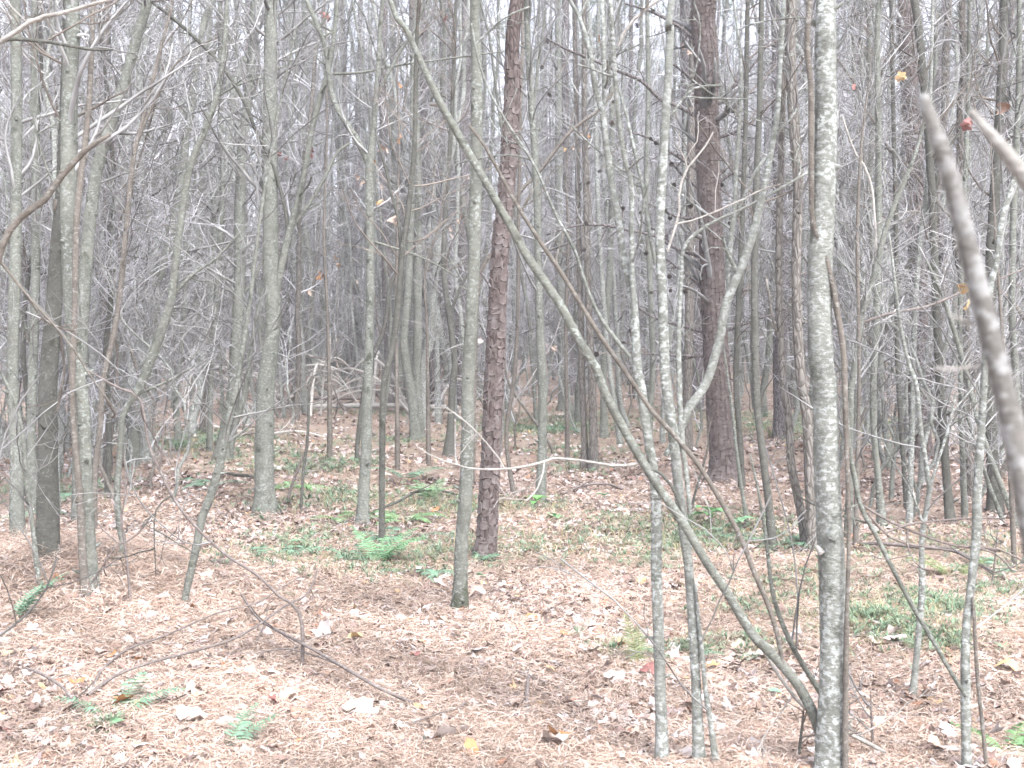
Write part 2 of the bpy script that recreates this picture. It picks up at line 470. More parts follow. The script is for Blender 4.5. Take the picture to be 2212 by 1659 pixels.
def add_twigs(mb, P, R, k1, L1, lev2=3, tlo=.15, thi=1.0, up=.05, rf=.35):
    a, ra = grow(P[None], R[None], k1, tlo, thi, (35, 80), L1, 8, rf*1.2, up, .085, .0038)
    tubes(mb, a, ra, 4)
    if lev2:
        b2, rb = grow(a, ra, lev2, .2, 1, (30, 65), (L1[0]*.35, L1[1]*.5), 5, .65, .03, .15, .0023); tubes(mb, b2, rb, 3)
        c2, rc = grow(b2, rb, 2, .3, 1, (25, 60), (.06, L1[1]*.25), 3, .7, .03, .16, .0018); tubes(mb, c2, rc, 3)

ALLT = []
def tree(name, label, kind, pts, branches=(), t=None, lean=None, height=None, cat='tree', group=None, twigs=30, tw_len=(.3, 1.3), knots=None, plates=False, bow=.02, tw_lo=.3, root=True, fine=True):
    t = t or ground_t(pts[0][0], pts[0][1])
    lean = random.uniform(-.04, .06) if lean is None else lean
    A = world_path(pts, t, lean, bow=bow)
    base = A[0, :3].copy(); base[2] = H(base[0], base[1])
    A[:, :3] -= base
    A[0, 3] *= 1.3
    if root: A = np.vstack([[A[0, 0]*1, A[0, 1], -.12, A[0, 3]*1.3], A])
    full = pts[-1][1] <= 12
    if full:
        top = A[-1]; d = nrm(A[-1, :3]-A[-2, :3]); Hh = height or random.uniform(6, 9.5)
        n = 5; cur = top[:3].copy(); r0 = top[3]
        need = max(Hh-top[2], 1.5)/n
        for s in range(n):
            d = nrm(d*.8+np.array([random.gauss(0, .12), random.gauss(0, .12), .5]))
            cur = cur+d*need; A = np.vstack([A, [*cur, max(r0*(1-(s+1)/n*.8), .004)]])
    else:
        A[-1, 3] *= .75
    S = resample(A, max(.045, .010*t if fine else .02*t))
    P, R = S[:, :3], S[:, 3]
    root_o = thing(name, label, cat, base, group)
    mb = MB()
    sides = 18 if R.max() > .06 else (12 if R.max() > .025 else 8)
    if t > 14: sides = max(6, sides-6)
    tube(mb, P, R, sides, .055 if not plates else .02)
    kn = knots if knots is not None else (int(34 if t < 14 else 4) if R.max() > .015 else 4)
    if kn and not plates:
        T_, N_, B_ = frames(P)
        for _ in range(kn):
            k = random.randint(3, len(P)-3); a = random.uniform(0, 6.28); o = N_[k]*math.cos(a)+B_[k]*math.sin(a)
            L = random.choice([.2, .25, .35, .5, .8, 1.2])*R[k]+.003; rr = min(R[k]*.26, .010)*random.uniform(.6, 1.2)
            q = np.array([P[k]+o*R[k]*.7, P[k]+o*(R[k]+L*.35)+T_[k]*L*.15, P[k]+o*(R[k]+L)+T_[k]*L*.5])
            tube(mb, q, [rr*1.7, rr, rr*.6], 6)
    trunk_o = put('trunk', mb.mesh('trunk', M['pine_deep' if plates else kind]), root_o)
    if plates:
        add_plates(trunk_o, P, R, 7.0 if not isinstance(plates, float) else plates)
    for br in branches:
        bp, opt = br if isinstance(br, tuple) else (br, {})
        bm = opt.get('mat', kind if not plates else 'pine')
        W = world_path(bp, t + lean*(pts[0][1]-bp[0][1])*t/F + opt.get('dt', 0), opt.get('lean', random.uniform(-.15, .15)), bow=.01)
        W[:, :3] -= base
        W = resample(W, .05 if t < 9 else .1)
        m2 = MB(); tube(m2, W[:, :3], np.maximum(W[:, 3], .0015), 8 if W[:, 3].max() > .008 else 6, .05)
        bo = put('branch', m2.mesh('branch', M[bm]), root_o)
        if opt.get('twigs', 3):
            m4 = MB(); add_twigs(m4, W[:, :3], W[:, 3], opt.get('twigs', 3), (.12, .5), 2, .2, 1, .02, .5)
            put('twigs', m4.mesh('twigs', M[bm]), bo)
    if twigs:
        m3 = MB(); add_twigs(m3, P, R, twigs, tw_len, 3, tw_lo, 1, .06, .28)
        if full:
            a, ra = grow(P[None], R[None], 10, .6, 1, (25, 60), (.8, 2.2), 7, .5, .1, .1, .003); tubes(m3, a, ra, 4)
            b2, rb = grow(a, ra, 6, .2, 1, (25, 60), (.3, .9), 5, .55, .05, .14, .002); tubes(m3, b2, rb, 3)
        put('twigs', m3.mesh('twigs', M['twig'] if kind != 'maple_dark' else M['twig_dark']), root_o)
    root_o['t'] = t
    ALLT.append((root_o, base, P, R))
    return root_o, base, P, R, t

def add_plates(root_o, P, R, zmax):
    """scaly bark: separate uneven plates standing proud of the trunk"""
    T_, N_, B_ = frames(P)
    s = np.r_[0, np.cumsum(np.linalg.norm(np.diff(P, axis=0), axis=1))]
    mb = MB()
    big = R.max() > .1
    n = max(8, int(2*math.pi*np.median(R)/(.034 if big else .022)))
    idx = np.arange(len(s))
    for c in range(n):
        z = rng.uniform(.0, .05)
        while z < min(s[-1]-.2, zmax):
            h2 = rng.uniform(.022, .075)*(1.3 if big else 1)
            a0 = (c-rng.uniform(-.08, .22))/n*2*math.pi; a1 = (c+1+rng.uniform(-.10, .22))/n*2*math.pi
            d = rng.uniform(.001, .007)*(1.4 if big else 1)
            am = (a0+a1)/2; sl = rng.uniform(-.25, .25)*(a1-a0)
            ring = [(a0, z+.1*h2), (am+sl, z-.08*h2), (a1, z+.14*h2), (a1-sl*.4, z+h2*.82), (am-sl, z+h2*1.02), (a0+sl*.4, z+h2*.8)]
            lift = rng.uniform(-.003, .003)
            def pt(a, zz, rr):
                kk = min(max(np.interp(zz, s, idx), 0), len(s)-1.001); i_ = int(kk); f_ = kk-i_
                c_ = P[i_]*(1-f_)+P[i_+1]*f_
                return c_+(N_[i_]*math.cos(a)+B_[i_]*math.sin(a))*(R[i_]*(1-f_)+R[i_+1]*f_+rr)
            V = [pt(a, zz, -.004) for a, zz in ring]+[pt(am+(a-am)*.88, z+h2*.46+(zz-z-h2*.46)*.9, d+(lift if e < 3 else -lift)) for e, (a, zz) in enumerate(ring)]
            mb.add(V, [[e, (e+1) % 6, 6+(e+1) % 6, 6+e] for e in range(6)]+[[6, 7, 8, 9], [6, 9, 10, 11]])
            z += h2*rng.uniform(.9, 1.04)
    o = put('bark_plates', mb.mesh('bark_plates', M['plates'], False), root_o)
    tag(o, None, None, None, 'stuff')

YM = 'young maples in and around the clearing'
# --- cluster of trunks at the frame's left edge
tree('maple_tree', 'straight grey maple trunk standing outermost at the left edge', 'maple',
     [(38, 1165, 28), (35, 980, 25), (27, 830, 24), (32, 600, 25), (36, 300, 24), (33, 0, 20)], group=YM)
tree('maple_tree', 'thick dark-based maple with flaky bark, stoutest of the left-hand cluster', 'maple_dark',
     [(103, 1230, 46), (103, 1000, 43), (105, 825, 38), (117, 650, 33), (122, 550, 29), (134, 400, 25), (140, 200, 21), (142, 0, 17)],
     [([(120, 965, 7), (140, 945, 6), (150, 900, 4)], {})], group=YM)
tree('maple_tree', 'mossy mottled maple trunk leaning over its own slimmer twin stem', 'maple',
     [(195, 1298, 38), (190, 1150, 30), (181, 900, 27), (166, 800, 33), (155, 650, 34), (149, 480, 35), (149, 300, 36), (152, 150, 33), (155, 0, 28)],
     [[(155, 440, 7), (120, 400, 5), (90, 330, 4), (60, 200, 3)]], group=YM)
tree('maple_tree', 'slim twin stem in front of the mossy maple, bending right above', 'brown',
     [(190, 1305, 22), (180, 1230, 19), (172, 1080, 16), (158, 900, 14), (156, 820, 14), (162, 650, 13), (166, 465, 13), (190, 250, 12), (198, 100, 11), (203, 0, 10)], group=YM)
tree('sapling', 'thin curved sapling leaning left across the dark-based trunk', 'maple',
     [(96, 1287, 12), (82, 1240, 11), (70, 1130, 10), (57, 1030, 9), (48, 930, 8), (30, 860, 7), (12, 825, 6), (-10, 780, 5)], cat='sapling', twigs=8)
tree('maple_tree', 'plain grey trunk between the outermost maple and the dark-based one', 'maple',
     [(72, 1110, 22), (68, 980, 20), (70, 830, 20), (77, 600, 20), (78, 400, 19), (75, 200, 17), (76, 0, 15)],
     [[(70, 760, 8), (50, 690, 6), (15, 640, 4)]], group=YM)
tree('sapling', 'kinked brown sapling right of the twin stems, sweeping up to the right', 'brown',
     [(204, 1160, 10), (206, 1010, 12), (216, 930, 12), (222, 830, 12), (248, 710, 12), (260, 625, 12), (272, 500, 12), (281, 400, 11), (291, 325, 10), (302, 285, 9), (313, 240, 8), (342, 125, 7), (372, 5, 6)],
     [[(291, 325, 7), (320, 250, 6), (370, 150, 5), (420, 105, 4), (470, 80, 3)]], cat='sapling')
tree('maple_tree', 'crooked grey trunk with elbow at its foot, leaning right above', 'maple',
     [(240, 1222, 16), (262, 1195, 16), (268, 1180, 15), (257, 1130, 15), (253, 1060, 14), (259, 980, 13), (266, 895, 13), (283, 868, 14), (305, 830, 20), (345, 725, 20), (369, 650, 18), (377, 590, 16), (393, 460, 15), (414, 350, 14), (443, 280, 13), (470, 200, 11), (485, 90, 9), (492, 0, 8)],
     [[(370, 640, 9), (420, 590, 7), (465, 560, 5), (520, 500, 4)], [(300, 850, 6), (370, 820, 5), (420, 790, 3)]], group=YM)
tree('maple_tree', 'mossy trunk leaning right, rising from behind the twin stems', 'maple',
     [(172, 1130, 28), (172, 900, 27), (178, 700, 27), (190, 520, 26), (205, 390, 25), (222, 320, 25), (247, 245, 25), (270, 175, 24), (290, 100, 23), (307, 40, 22), (320, -2, 21)], group=YM)
tree('sapling', 'thin pale forked stem between the outermost and dark-based maples', 'maple_pale',
     [(126, 1115, 9), (122, 900, 9), (118, 600, 10), (117, 300, 11), (101, 215, 10), (106, 100, 9), (125, 0, 8)],
     [[(118, 310, 8), (135, 200, 7), (150, 110, 6), (172, 20, 5)]], cat='sapling')
tree('sapling', 'crooked dark sapling leaning left behind the outermost maple', 'maple_dark',
     [(60, 1085, 11), (62, 900, 11), (50, 760, 11), (58, 620, 10), (82, 480, 10), (72, 330, 9), (90, 180, 8), (80, 0, 6)],
     [[(62, 600, 7), (30, 540, 6), (5, 500, 5)], [(80, 470, 7), (110, 410, 6), (128, 330, 5)]], cat='sapling')
tree('sapling', 'wavy dark sapling right of the kinked brown one', 'maple_dark',
     [(232, 1075, 11), (236, 900, 12), (228, 760, 11), (240, 640, 11), (232, 520, 10), (246, 400, 10), (236, 260, 9), (222, 120, 8), (216, 0, 7)],
     [[(235, 620, 7), (262, 560, 6), (300, 530, 4)], [(240, 380, 6), (222, 330, 5), (200, 300, 4)]], cat='sapling')
tree('sapling', 'grey stem curving between the elbowed maple and torn-base maple', 'maple',
     [(385, 960, 13), (380, 850, 13), (392, 740, 13), (402, 600, 12), (398, 480, 12), (372, 360, 11), (366, 240, 10), (372, 120, 9), (360, 0, 8)],
     [[(395, 470, 7), (420, 400, 6), (425, 330, 5)]], cat='sapling')
tree('sapling', 'slanting sapling rooted in pine straw left of the clearing', 'maple',
     [(398, 1315, 12), (402, 1280, 15), (425, 1180, 17), (436, 1120, 17), (452, 1080, 18), (468, 1030, 18), (481, 975, 16), (495, 905, 14), (512, 830, 11), (540, 650, 9), (565, 450, 7), (600, 250, 5), (640, 60, 4)], cat='sapling')
tree('maple_tree', 'two-legged maple trunk with a torn bark base behind the slanting sapling', 'maple',
     [(478, 1000, 36), (486, 950, 31), (494, 900, 30), (507, 825, 29), (515, 650, 25), (518, 575, 24), (518, 450, 23), (525, 300, 22), (538, 200, 20), (547, 75, 18), (550, 0, 17)],
     [[(535, 145, 8), (505, 100, 7), (485, 55, 7), (455, 0, 6)], [(520, 640, 8), (545, 610, 6), (570, 560, 5), (600, 520, 3)], [(497, 1000, 12), (505, 930, 13), (528, 855, 12), (542, 760, 9), (552, 690, 7), (575, 600, 5)]], group=YM)
tree('maple_tree', 'stout grey maple forked above its middle, bulging scar on the trunk', 'maple',
     [(573, 1110, 46), (571, 1060, 42), (571, 1000, 40), (574, 830, 38), (581, 780, 36), (589, 700, 33), (590, 650, 37), (585, 600, 34), (584, 450, 32), (583, 300, 31), (584, 150, 29), (586, 0, 27)],
     [([(590, 660, 17), (608, 575, 16), (625, 500, 15), (643, 435, 14), (660, 360, 14), (675, 275, 13), (698, 190, 12), (710, 150, 11), (725, 50, 10), (729, -10, 9)], {'twigs': 6}),
      ([(630, 492, 8), (678, 425, 7), (708, 370, 7), (728, 330, 6), (757, 308, 5)], {'twigs': 4}),
      ([(621, 505, 7), (618, 465, 7), (603, 400, 7), (583, 340, 7), (553, 283, 7), (530, 225, 8), (485, 150, 8), (435, 95, 8), (380, 45, 8), (325, 2, 7)], {'twigs': 8, 'mat': 'maple_dark'}),
      ([(708, 160, 6), (778, 157, 5), (853, 142, 5), (928, 132, 4), (1003, 122, 4), (1098, 110, 3)], {'twigs': 5}),
      ([(584, 165, 8), (553, 170, 6), (500, 190, 5), (440, 230, 4)], {})], group=YM)
tree('maple_tree', 'y-forked young maple with smooth bark just left of the clearing centre', 'maple',
     [(783, 1135, 27), (785, 1080, 24), (790, 980, 24), (792, 880, 23), (796, 800, 20), (800, 600, 18), (799, 450, 17), (798, 355, 18), (805, 300, 13), (811, 225, 12), (818, 125, 10), (826, 5, 9)],
     [([(798, 358, 14), (773, 305, 15), (738, 250, 13), (715, 200, 12), (708, 135, 11), (700, 90, 10), (685, 55, 10), (660, -5, 9)], {'twigs': 5}),
      ([(811, 215, 7), (833, 170, 6), (863, 115, 6), (898, 60, 5), (925, -5, 4)], {}),
      ([(800, 520, 6), (850, 535, 5), (920, 560, 4), (990, 600, 3)], {})], group=YM)
tree('maple_tree', 'slender dark stem close beside the y-forked maple', 'maple_dark',
     [(827, 1185, 14), (825, 1130, 13), (826, 930, 14), (830, 830, 15), (848, 750, 14), (860, 660, 14), (868, 550, 12), (880, 475, 12), (888, 400, 11), (896, 300, 10), (898, 150, 9), (905, 0, 8)],
     [[(868, 560, 8), (860, 470, 7), (845, 420, 6), (835, 370, 6), (820, 320, 5), (812, 290, 4)]], group=YM)
tree('vine_stem', 'dark twisting stem crossing in front of the y-forked maple', 'maple_dark',
     [(772, 960, 8), (783, 860, 8), (790, 820, 9), (803, 775, 10), (825, 725, 10), (838, 665, 10), (838, 630, 9), (853, 595, 8), (866, 550, 7), (880, 480, 5)], cat='sapling', twigs=4, t=15.5)
tree('maple_tree', 'leaning grey trunk growing from a shared foot beside the brush pile', 'maple',
     [(897, 950, 20), (893, 890, 20), (885, 830, 19), (872, 740, 18), (880, 650, 17), (886, 500, 16), (890, 350, 14), (893, 150, 12), (900, 0, 10)], group=YM)
tree('maple_tree', 'straight twin of the trunk growing beside the brush pile', 'maple',
     [(908, 946, 18), (900, 830, 20), (903, 700, 19), (902, 600, 18), (904, 450, 17), (899, 250, 14), (896, 100, 11), (900, 0, 10)],
     [[(905, 280, 7), (940, 240, 6), (985, 190, 5)]], group=YM)
tree('maple_tree', 'dark rough-barked slim tree behind the central maple', 'maple_dark',
     [(970, 985, 24), (973, 925, 17), (978, 830, 16), (983, 790, 14), (973, 700, 13), (960, 600, 12), (960, 500, 11), (970, 350, 10), (976, 250, 9), (982, 100, 8), (985, 0, 7)],
     [[(968, 690, 7), (1000, 610, 6), (1040, 560, 4)]], group=YM)
tree('maple_tree', 'mottled maple at the centre of the clearing with dark mossy foot', 'maple_foot',
     [(993, 1330, 35), (995, 1255, 32), (998, 1155, 29), (1005, 1080, 31), (1008, 1005, 29), (1010, 880, 28), (1012, 820, 27), (1014, 770, 29), (1018, 700, 26), (1022, 600, 25), (1025, 500, 26), (1028, 400, 25), (1030, 300, 25), (1030, 200, 24), (1028, 100, 22), (1026, 0, 20)],
     [([(1014, 770, 6), (1012, 735, 5), (1014, 700, 4)], {'dt': -.03, 'twigs': 0})], twigs=8, tw_lo=.6)
tree('pine_tree', 'slim reddish pine with scaly bark right behind the central maple', 'pine',
     [(1046, 1215, 48), (1049, 1180, 45), (1053, 1130, 43), (1058, 1030, 41), (1063, 930, 40), (1067, 830, 40), (1073, 700, 38), (1080, 550, 37), (1095, 400, 34), (1107, 200, 33), (1117, 0, 31)],
     [([(1060, 620, 5), (1035, 585, 4), (1020, 600, 3)], {'dt': -.1, 'twigs': 0})], plates=3.6, height=13, twigs=6, tw_lo=.5, lean=0.0)
tree('sapling', 'reddish dead sapling leaning right behind the slim reddish pine', 'brown',
     [(1022, 985, 8), (1028, 700, 9), (1034, 610, 9), (1045, 570, 10), (1080, 520, 9), (1116, 425, 8), (1166, 370, 8), (1231, 285, 7), (1291, 240, 6), (1335, 185, 5)], cat='sapling', t=13.2, twigs=6)
tree('maple_tree', 'straight grey trunk right of the reddish pine with seedlings at its foot', 'maple',
     [(1168, 1088, 22), (1171, 980, 20), (1172, 830, 19), (1168, 750, 18), (1163, 600, 17), (1161, 450, 16), (1153, 300, 15), (1143, 150, 13), (1138, 0, 12)],
     [[(1150, 250, 6), (1165, 120, 5), (1180, 20, 4)]], group=YM)
tree('maple_tree', 'furrowed dark stem, slimmer of a pair sharing one foot', 'furrow',
     [(1264, 1018, 18), (1262, 940, 15), (1258, 830, 14), (1255, 700, 13), (1250, 500, 12), (1246, 300, 11), (1240, 0, 9)], group=YM)
tree('maple_tree', 'furrowed dark stem, thicker of a pair sharing one foot', 'furrow',
     [(1283, 1020, 20), (1281, 930, 18), (1279, 830, 17), (1271, 650, 15), (1266, 400, 14), (1262, 200, 12), (1262, 0, 11)], group=YM)
tree('maple_tree', 'flared grey trunk standing in green cover behind the furrowed pair', 'maple',
     [(1222, 887, 30), (1219, 850, 25), (1217, 800, 22), (1212, 650, 20), (1208, 450, 18), (1206, 200, 15), (1205, 0, 13)], group=YM)
# --- many-stemmed pale maples in front
GM = 'pale lichen-spotted maple stems at the front'
tree('maple_tree', 'pale spotted maple stem at the front, first of three, forking into thin limbs', 'maple_pale',
     [(1431, 1668, 29), (1428, 1530, 26), (1423, 1380, 25), (1418, 1230, 24), (1418, 1130, 24), (1414, 1040, 22), (1402, 960, 20), (1393, 900, 20), (1386, 840, 21), (1377, 800, 20), (1368, 650, 18), (1346, 550, 17), (1336, 475, 16), (1321, 400, 15), (1308, 300, 14), (1301, 240, 14), (1288, 200, 13), (1276, 125, 12), (1256, 50, 10), (1231, 0, 9)],
     [([(1377, 790, 13), (1367, 625, 12), (1364, 500, 12), (1364, 400, 12), (1351, 350, 11), (1339, 280, 11), (1331, 200, 10), (1326, 125, 10), (1318, -5, 9)], {'twigs': 3}),
      ([(1302, 245, 10), (1306, 200, 10), (1304, 100, 10), (1301, -5, 9)], {'twigs': 2}),
      ([(1334, 100, 7), (1346, 75, 8), (1366, 45, 7), (1428, -5, 6)], {'twigs': 2, 'mat': 'bleached'}),
      ([(1372, 785, 9), (1306, 700, 9), (1271, 630, 8), (1241, 540, 8), (1201, 465, 7), (1156, 360, 6), (1106, 282, 6), (1083, 245, 5), (1058, 200, 5), (1033, 130, 5), (1018, 50, 4)], {'twigs': 4}),
      ([(1250, 40, 6), (1262, 15, 6), (1275, -8, 5)], {'twigs': 0})], group=GM, twigs=5, tw_lo=.55, knots=12, lean=.02)
tree('maple_tree', 'pale spotted maple stem at the front, straight and tallest of three', 'maple_pale',
     [(1510, 1672, 26), (1506, 1530, 23), (1498, 1380, 22), (1488, 1230, 21), (1478, 1155, 22), (1466, 1055, 22), (1456, 955, 22), (1443, 855, 22), (1436, 800, 21), (1431, 650, 21), (1426, 550, 20), (1426, 450, 20), (1431, 375, 20), (1436, 275, 19), (1443, 175, 18), (1448, 50, 17), (1451, 0, 16)],
     [([(1416, 570, 9), (1403, 500, 9), (1388, 400, 8), (1376, 350, 8), (1351, 240, 7), (1336, 190, 6)], {'twigs': 2, 'dt': .05}),
      ([(1490, 1110, 10), (1485, 1045, 11), (1474, 955, 12), (1467, 830, 12), (1467, 700, 10), (1473, 575, 9), (1478, 530, 8), (1531, 485, 7), (1606, 450, 6), (1659, 422, 6), (1746, 372, 5)], {'twigs': 3, 'dt': .06}),
      ([(1441, 545, 6), (1466, 465, 6), (1466, 425, 6), (1481, 370, 5), (1521, 320, 4), (1541, 285, 3)], {'twigs': 2, 'mat': 'bleached'}),
      ([(1440, 260, 6), (1460, 235, 5), (1500, 190, 5), (1560, 185, 4)], {'twigs': 2}),
      ([(1437, 985, 13), (1473, 920, 20), (1486, 885, 21), (1526, 828, 20), (1556, 725, 20), (1566, 665, 20), (1581, 625, 19), (1606, 565, 19), (1631, 490, 18), (1651, 400, 16), (1661, 350, 14), (1679, 250, 12), (1684, 150, 11), (1694, -5, 10)], {'twigs': 4, 'dt': .08, 'lean': .06}),
      ([(1574, 632, 12), (1576, 550, 12), (1586, 450, 11), (1591, 350, 9), (1601, 200, 8), (1598, 100, 6), (1585, 10, 5)], {'twigs': 3, 'dt': .12}),
      ([(1586, 475, 8), (1611, 415, 8), (1640, 355, 7), (1653, 340, 7)], {'twigs': 0, 'dt': .12})], group=GM, twigs=5, tw_lo=.55, knots=12, lean=.02)
tree('maple_tree', 'pale spotted stem at the front, short and thinnest of three', 'maple_pale',
     [(1548, 1675, 15), (1538, 1580, 13), (1526, 1505, 12), (1516, 1405, 10), (1508, 1330, 8), (1503, 1260, 6)], group=GM, twigs=2, knots=3)
tree('maple_tree', 'broad blotchy maple trunk at the front with a healed branch knot', 'maple_pale',
     [(1790, 1700, 66), (1791, 1655, 63), (1798, 1530, 60), (1801, 1380, 60), (1799, 1280, 58), (1791, 1130, 57), (1786, 980, 56), (1781, 830, 55), (1774, 780, 56), (1771, 650, 54), (1772, 550, 52), (1780, 400, 49), (1784, 250, 46), (1784, 100, 44), (1784, 0, 40)],
     [([(1796, 1165, 26), (1803, 1145, 24), (1806, 1135, 19)], {'twigs': 0, 'dt': -.045, 'lean': 0}),
      ([(1776, 1195, 18), (1768, 1185, 12), (1764, 1180, 8)], {'twigs': 0, 'dt': -.02, 'mat': 'bleached'}),
      ([(1770, 55, 14), (1752, 48, 12), (1742, 42, 10)], {'twigs': 0})], twigs=4, tw_lo=.7, knots=14, lean=0.0, height=9)
tree('leaning_sapling', 'long smooth trunk leaning far left, foot before the broad blotchy maple', 'maple',
     [(1800, 1690, 26.4), (1770, 1575, 24.6), (1749, 1525, 23.8), (1724, 1480, 22.9), (1689, 1437, 22.9), (1659, 1404, 22.9), (1636, 1383, 22.0), (1606, 1340, 21.1), (1571, 1280, 21.1), (1526, 1215, 20.2), (1476, 1130, 20.2), (1431, 1065, 19.4), (1386, 995, 19.4), (1341, 915, 19.4), (1303, 840, 19.4), (1291, 800, 19.4), (1251, 735, 19.4), (1211, 660, 18.5), (1171, 600, 18.5), (1136, 550, 17.6), (1106, 493, 17.6), (1083, 455, 17.6), (1053, 400, 16.7), (1018, 340, 16.7), (978, 270, 16.7), (953, 225, 15.8), (933, 185, 15.0), (903, 120, 13.2), (873, 55, 12.3), (843, 0, 11.4)],
     [([(1692, 1440, 8), (1679, 1370, 11), (1659, 1305, 12), (1631, 1240, 12), (1606, 1175, 12), (1576, 1115, 12), (1541, 1055, 11), (1506, 1000, 11), (1456, 940, 11), (1406, 885, 10), (1366, 825, 10), (1296, 725, 10), (1256, 660, 10), (1216, 595, 9), (1176, 535, 9), (1136, 475, 8), (1106, 425, 8), (1053, 325, 7), (1013, 270, 6)], {'twigs': 2, 'mat': 'brown', 'lean': .02}),
      ([(1384, 1000, 8), (1350, 1006, 7), (1316, 1005, 7), (1256, 995, 6), (1191, 990, 6), (1161, 1002, 6), (1106, 1012, 5), (1053, 1014, 5), (1018, 1012, 4), (988, 1005, 4), (933, 985, 3), (898, 962, 2)], {'twigs': 3, 'mat': 'bleached', 'lean': 0}),
      ([(1402, 1008, 7), (1436, 1030, 7), (1461, 1070, 6), (1472, 1108, 5)], {'twigs': 0, 'mat': 'maple_dark'}),
      ([(953, 228, 10), (938, 226, 9), (928, 225, 8)], {'twigs': 0, 'mat': 'bleached'})],
     cat='tree', twigs=3, tw_lo=.8, knots=14, height=6.5, lean=.03)
tree('sapling', 'curving thin stem rising left from the broad blotchy maple foot', 'maple',
     [(1822, 1575, 15), (1794, 1530, 14), (1759, 1475, 13), (1719, 1410, 12), (1689, 1345, 11), (1669, 1280, 10), (1660, 1210, 9), (1650, 1130, 8), (1636, 1050, 6), (1620, 980, 4)],
     [([(1620, 1360, 7), (1690, 1470, 8), (1740, 1530, 9), (1800, 1568, 9), (1880, 1608, 9), (1960, 1655, 9)], {'mat': 'bleached', 'twigs': 3})], cat='sapling', twigs=2, t=4.35)
tree('sapling', 'thin dark stem hugging the broad blotchy maple, crossing its upper trunk', 'brown',
     [(1828, 1390, 9), (1831, 1280, 9), (1834, 1130, 10), (1829, 980, 11), (1825, 830, 13), (1821, 750, 14), (1809, 675, 14), (1801, 625, 13), (1789, 575, 13), (1771, 525, 12), (1755, 475, 12), (1753, 400, 13), (1752, 200, 13), (1750, 0, 12)], cat='sapling', t=4.12, lean=0, bow=0, twigs=3, tw_lo=.6)
# --- right-hand side
tree('pine_tree', 'big reddish scaly pine hung with dark cones on dead boughs', 'pine',
     [(1563, 1042, 72), (1562, 1015, 61), (1561, 980, 56), (1554, 905, 54), (1551, 830, 54), (1546, 750, 52), (1541, 650, 51), (1536, 500, 50), (1531, 400, 49), (1527, 250, 50), (1524, 100, 50), (1522, 0, 50)],
     [([(1501, 250, 9), (1456, 225, 9), (1426, 215, 8), (1386, 175, 8), (1326, 150, 7), (1271, 125, 6), (1221, 105, 5), (1181, 83, 4)], {'twigs': 6, 'lean': 0}),
      ([(1515, 100, 9), (1470, 60, 7), (1406, 25, 5), (1350, 8, 4)], {'twigs': 5}),
      ([(1520, 375, 8), (1466, 340, 7), (1406, 300, 5), (1360, 285, 4)], {'twigs': 5}),
      ([(1520, 415, 8), (1476, 380, 6), (1445, 345, 4)], {'twigs': 4}),
      ([(1515, 555, 8), (1456, 535, 7), (1416, 510, 6), (1346, 495, 6), (1296, 485, 6), (1231, 490, 5), (1181, 508, 4)], {'twigs': 6}),
      ([(1530, 720, 8), (1476, 705, 7), (1410, 685, 5), (1360, 650, 4)], {'twigs': 4}),
      ([(1535, 640, 8), (1486, 595, 6), (1440, 560, 4)], {'twigs': 4}),
      ([(1545, 400, 8), (1586, 370, 6), (1620, 345, 4)], {'twigs': 4}),
      ([(1540, 225, 9), (1581, 190, 7), (1631, 135, 6), (1665, 85, 4)], {'twigs': 4}),
      ([(1550, 655, 8), (1590, 630, 6), (1640, 625, 4)], {'twigs': 4}),
      ([(1555, 720, 8), (1620, 695, 6), (1665, 680, 4)], {'twigs': 4}),
      ([(1535, 770, 7), (1470, 768, 6), (1400, 765, 4)], {'twigs': 3}),
      ([(1515, 190, 8), (1470, 150, 6), (1440, 130, 4)], {'twigs': 3}),
      ([(1525, 470, 8), (1470, 470, 6), (1400, 440, 4)], {'twigs': 4}),
      ([(1545, 300, 8), (1600, 280, 6), (1640, 250, 4)], {'twigs': 4})], plates=5.4, height=16, twigs=44, tw_len=(.4, 1.4), tw_lo=.12, lean=0.0)
PINE2 = ALLT[-1]
tree('pine_tree', 'dark shaggy pine trunk deep behind the tangle of thin stems', 'pine',
     [(1990, 990, 50), (1988, 950, 45), (1984, 830, 42), (1985, 650, 36), (1980, 500, 36), (1972, 300, 36), (1960, 100, 34), (1955, 0, 30)], plates=6.0, height=16, twigs=30, tw_len=(.4, 1.3), tw_lo=.15)
tree('maple_tree', 'slim dark trunk standing between the big pine and the furrowed twins', 'maple_dark',
     [(1668, 1195, 20), (1662, 1100, 18), (1650, 1000, 17), (1640, 920, 16), (1633, 830, 16), (1630, 650, 15), (1632, 450, 14), (1640, 250, 13), (1645, 0, 11)], group=YM)
tree('maple_tree', 'bowed furrowed twin left of the straighter twin beside the blotchy maple', 'furrow',
     [(1744, 1190, 24), (1735, 1130, 20), (1724, 1075, 19), (1709, 1000, 18), (1704, 905, 17), (1692, 820, 16), (1685, 700, 15), (1683, 500, 14), (1690, 250, 13), (1695, 0, 11)],
     [[(1690, 760, 8), (1670, 690, 6), (1655, 600, 5)]], group=YM)
tree('maple_tree', 'straight furrowed twin half hidden behind the blotchy maple', 'furrow',
     [(1759, 1197, 28), (1751, 1080, 24), (1744, 905, 22), (1728, 800, 21), (1720, 600, 21), (1724, 400, 23), (1714, 250, 24), (1707, 100, 22), (1709, 0, 20)], group=YM)
